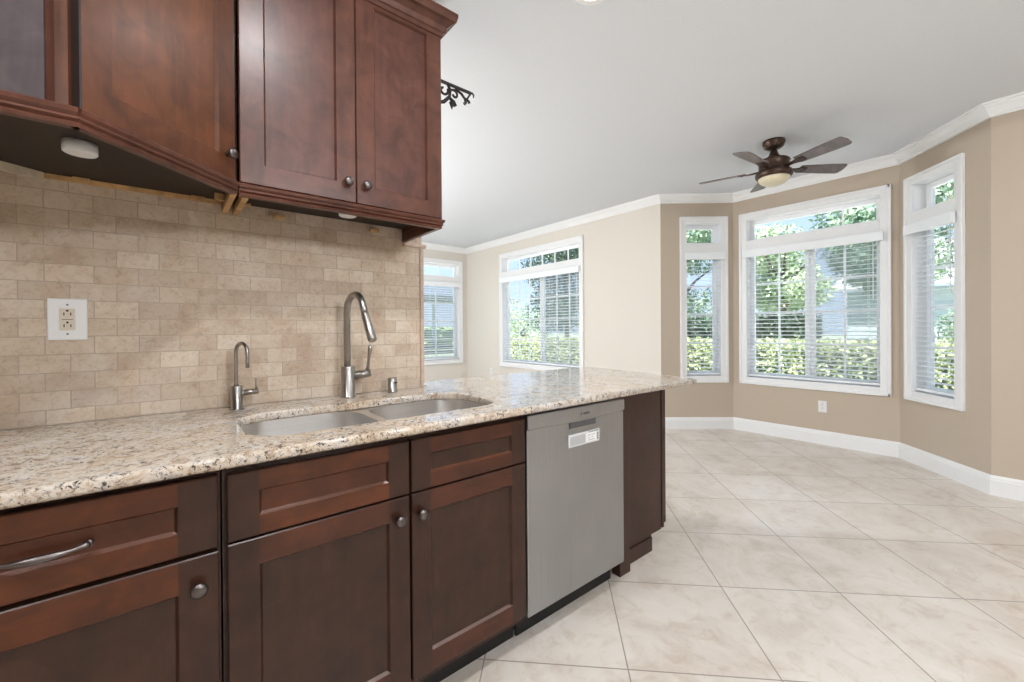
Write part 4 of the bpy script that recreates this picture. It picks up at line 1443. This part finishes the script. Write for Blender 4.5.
def hedge(x0, x1, y0, y1, z1, mat_, label, n, size, name='hedge', seed=3):
    global rng
    rng = random.Random(seed)
    t = empty(name, ((x0 + x1) / 2, (y0 + y1) / 2, GZ), label, 'hedge')
    b = MB(); b.box(x0 + 0.1, x1 - 0.1, y0 + 0.1, y1 - 0.1, GZ, z1 - 0.1)
    b.build('inner_growth', M['leaf_dark'], t)
    b = MB()
    for _ in range(n):
        f = rng.random()
        if f < 0.55: p = Vector((x0 + rng.uniform(-.05, .08), rng.uniform(y0, y1), rng.uniform(GZ, z1)))
        elif f < 0.9: p = Vector((rng.uniform(x0, x1), rng.uniform(y0, y1), z1 + rng.uniform(-.1, .07)))
        else: p = Vector((rng.uniform(x0, x1), y0 if rng.random() < .5 else y1, rng.uniform(GZ, z1)))
        a = Vector((rng.gauss(0, 1), rng.gauss(0, 1), rng.gauss(0, 1))).normalized()
        c = a.cross(Vector((rng.gauss(0, 1), rng.gauss(0, 1), rng.gauss(0, 1)))).normalized()
        q = size * (0.6 + 0.8 * rng.random())
        b.face([b.v(p - a * q), b.v(p + c * q * 0.5), b.v(p + a * q), b.v(p - c * q * 0.5)])
    b.build('foliage', mat_, t, recalc=False)
hedge(8.2, 9.2, -3.0, 5.4, 0.90, M['leaf_hedge'], 'low bright green clipped hedge outside the bay windows', 15000, 0.042)
hedge(10.2, 11.0, 2.75, 9.0, 1.42, M['leaf_dark'], 'taller dark green hedge behind the low bright hedge', 8000, 0.055, 'tall_hedge', 4)
hedge(8.5, 9.6, 6.4, 11.3, 0.85, M['leaf_hedge'], 'low green hedge outside the wide window of the cream wall', 10000, 0.045, 'hedge', 5)
tree(12.6, 6.9, 5.0, 1.6, M['leaf_tree'], 'leafy green tree beyond the bay, filling the narrow left bay window', 3400, 0.13, 1.4, seed=11)
tree(13.4, 4.25, 4.4, 1.4, M['leaf_light'], 'pale green tree beyond the bay, in the left half of the middle bay window', 3600, 0.13, 1.5, seed=12)
tree(11.5, 1.75, 4.2, 1.4, M['leaf_tree'], 'smaller green tree in front of the pale house, right in the middle bay window', 4200, 0.12, 1.85, seed=13)
tree(8.9, 13.6, 6.6, 2.1, M['leaf_tree'], 'spreading tree with bare lower limbs left in the wide window of the cream wall', 1500, 0.13, 4.2, trunk=0.16, seed=15)
tree(12.4, 11.6, 5.6, 2.0, M['leaf_dark'], 'dark green tree right in the wide window of the cream wall', 4200, 0.13, 0.9, seed=16)
tree(15.0, 17.6, 2.6, 1.8, M['leaf_light'], 'round pale shrub far off in the wide window of the cream wall', 2000, 0.13, 0.2, seed=17)
tree(10.4, 0.3, 1.5, 0.7, M['leaf_tree'], 'small leafy bush seen low in the narrow right bay window', 1200, 0.08, 0.2, trunk=0.05, seed=18, grp=None)

# neighbour's house
hs = empty('neighbour_house', (17.5, -0.6, GZ), 'pale house with a grey tiled roof across the garden, seen in the right bay windows', 'house')
b = MB(); b.box(15.8, 21, -6.0, 3.3, GZ, 2.25)
for k in range(12):
    z = GZ + 0.2 * k
    b.box(15.785, 15.80, -6.0, 3.3, z, z + 0.185)
b.build('wall', M['siding'], hs)
b = MB()
nrow = 14
for k in range(nrow):
    xa = 15.4 + 0.24 * k; xb = xa + 0.26
    za = 2.25 + 0.115 * k; zb_ = za + 0.11
    pr = [(xa, za), (xa, za + 0.05), (xb, zb_ + 0.05), (xb, zb_)]
    A = [b.v((x, -6.4, z)) for x, z in pr]; B = [b.v((x, 3.6, z)) for x, z in pr]
    for i in range(4):
        b.face([A[i], A[(i + 1) % 4], B[(i + 1) % 4], B[i]])
    b.face(A[::-1]); b.face(B)
b.build('roof', M['shingle'], hs)
b = MB(); b.box(15.765, 15.79, -2.4, -1.2, 0.9, 1.9)
wf = b.build('window', M['vinyl'], hs)
b = MB(); b.box(15.755, 15.768, -2.33, -1.84, 0.97, 1.83); b.box(15.755, 15.768, -1.76, -1.27, 0.97, 1.83)
b.build('pane', M['patio'], wf)

# rails and beam of the patio outside the far left window
pr_ = empty('patio_rail', (7.0, 12.0, GZ), 'dark slatted patio rail outside the far left window', 'railing')
b = MB()
for k in range(4):
    z = 0.02 + 0.19 * k
    b.box(4.2, 11.5, 11.97, 12.03, z, z + 0.10)
b.build('boards', M['rail_dark'], pr_)
for k in range(5):
    x = 4.3 + 1.75 * k
    b = MB(); b.box(x - 0.05, x + 0.05, 11.90, 11.968, GZ, 0.72)
    b.build('post', M['rail_dark'], pr_)
fp = empty('far_pavilion', (17.0, 26.0, GZ), 'flat grey roofed shelter in the distance in the far left window', 'shelter')
b = MB()
pts = [(10.0, 3.15), (20.5, 3.15), (20.0, 3.42), (10.5, 3.42)]
A = [b.v((x, 24.0, z)) for x, z in pts]; B = [b.v((x, 28.0, z)) for x, z in pts]
b.face(A); b.face(B[::-1])
for k in range(4):
    b.face([A[k], B[k], B[(k + 1) % 4], A[(k + 1) % 4]])
b.build('roof', M['patio'], fp)
for x in (10.8, 15.2, 19.6):
    for y in (24.4, 27.6):
        b = MB(); b.box(x - 0.1, x + 0.1, y - 0.1, y + 0.1, GZ, 3.15)
        b.build('post', M['siding'], fp)
hedge(8.0, 26.0, 33.0, 35.0, 1.3, M['leaf_light'], 'long pale hedge on the horizon in the far left window', 3000, 0.2, 'far_hedge', 6)
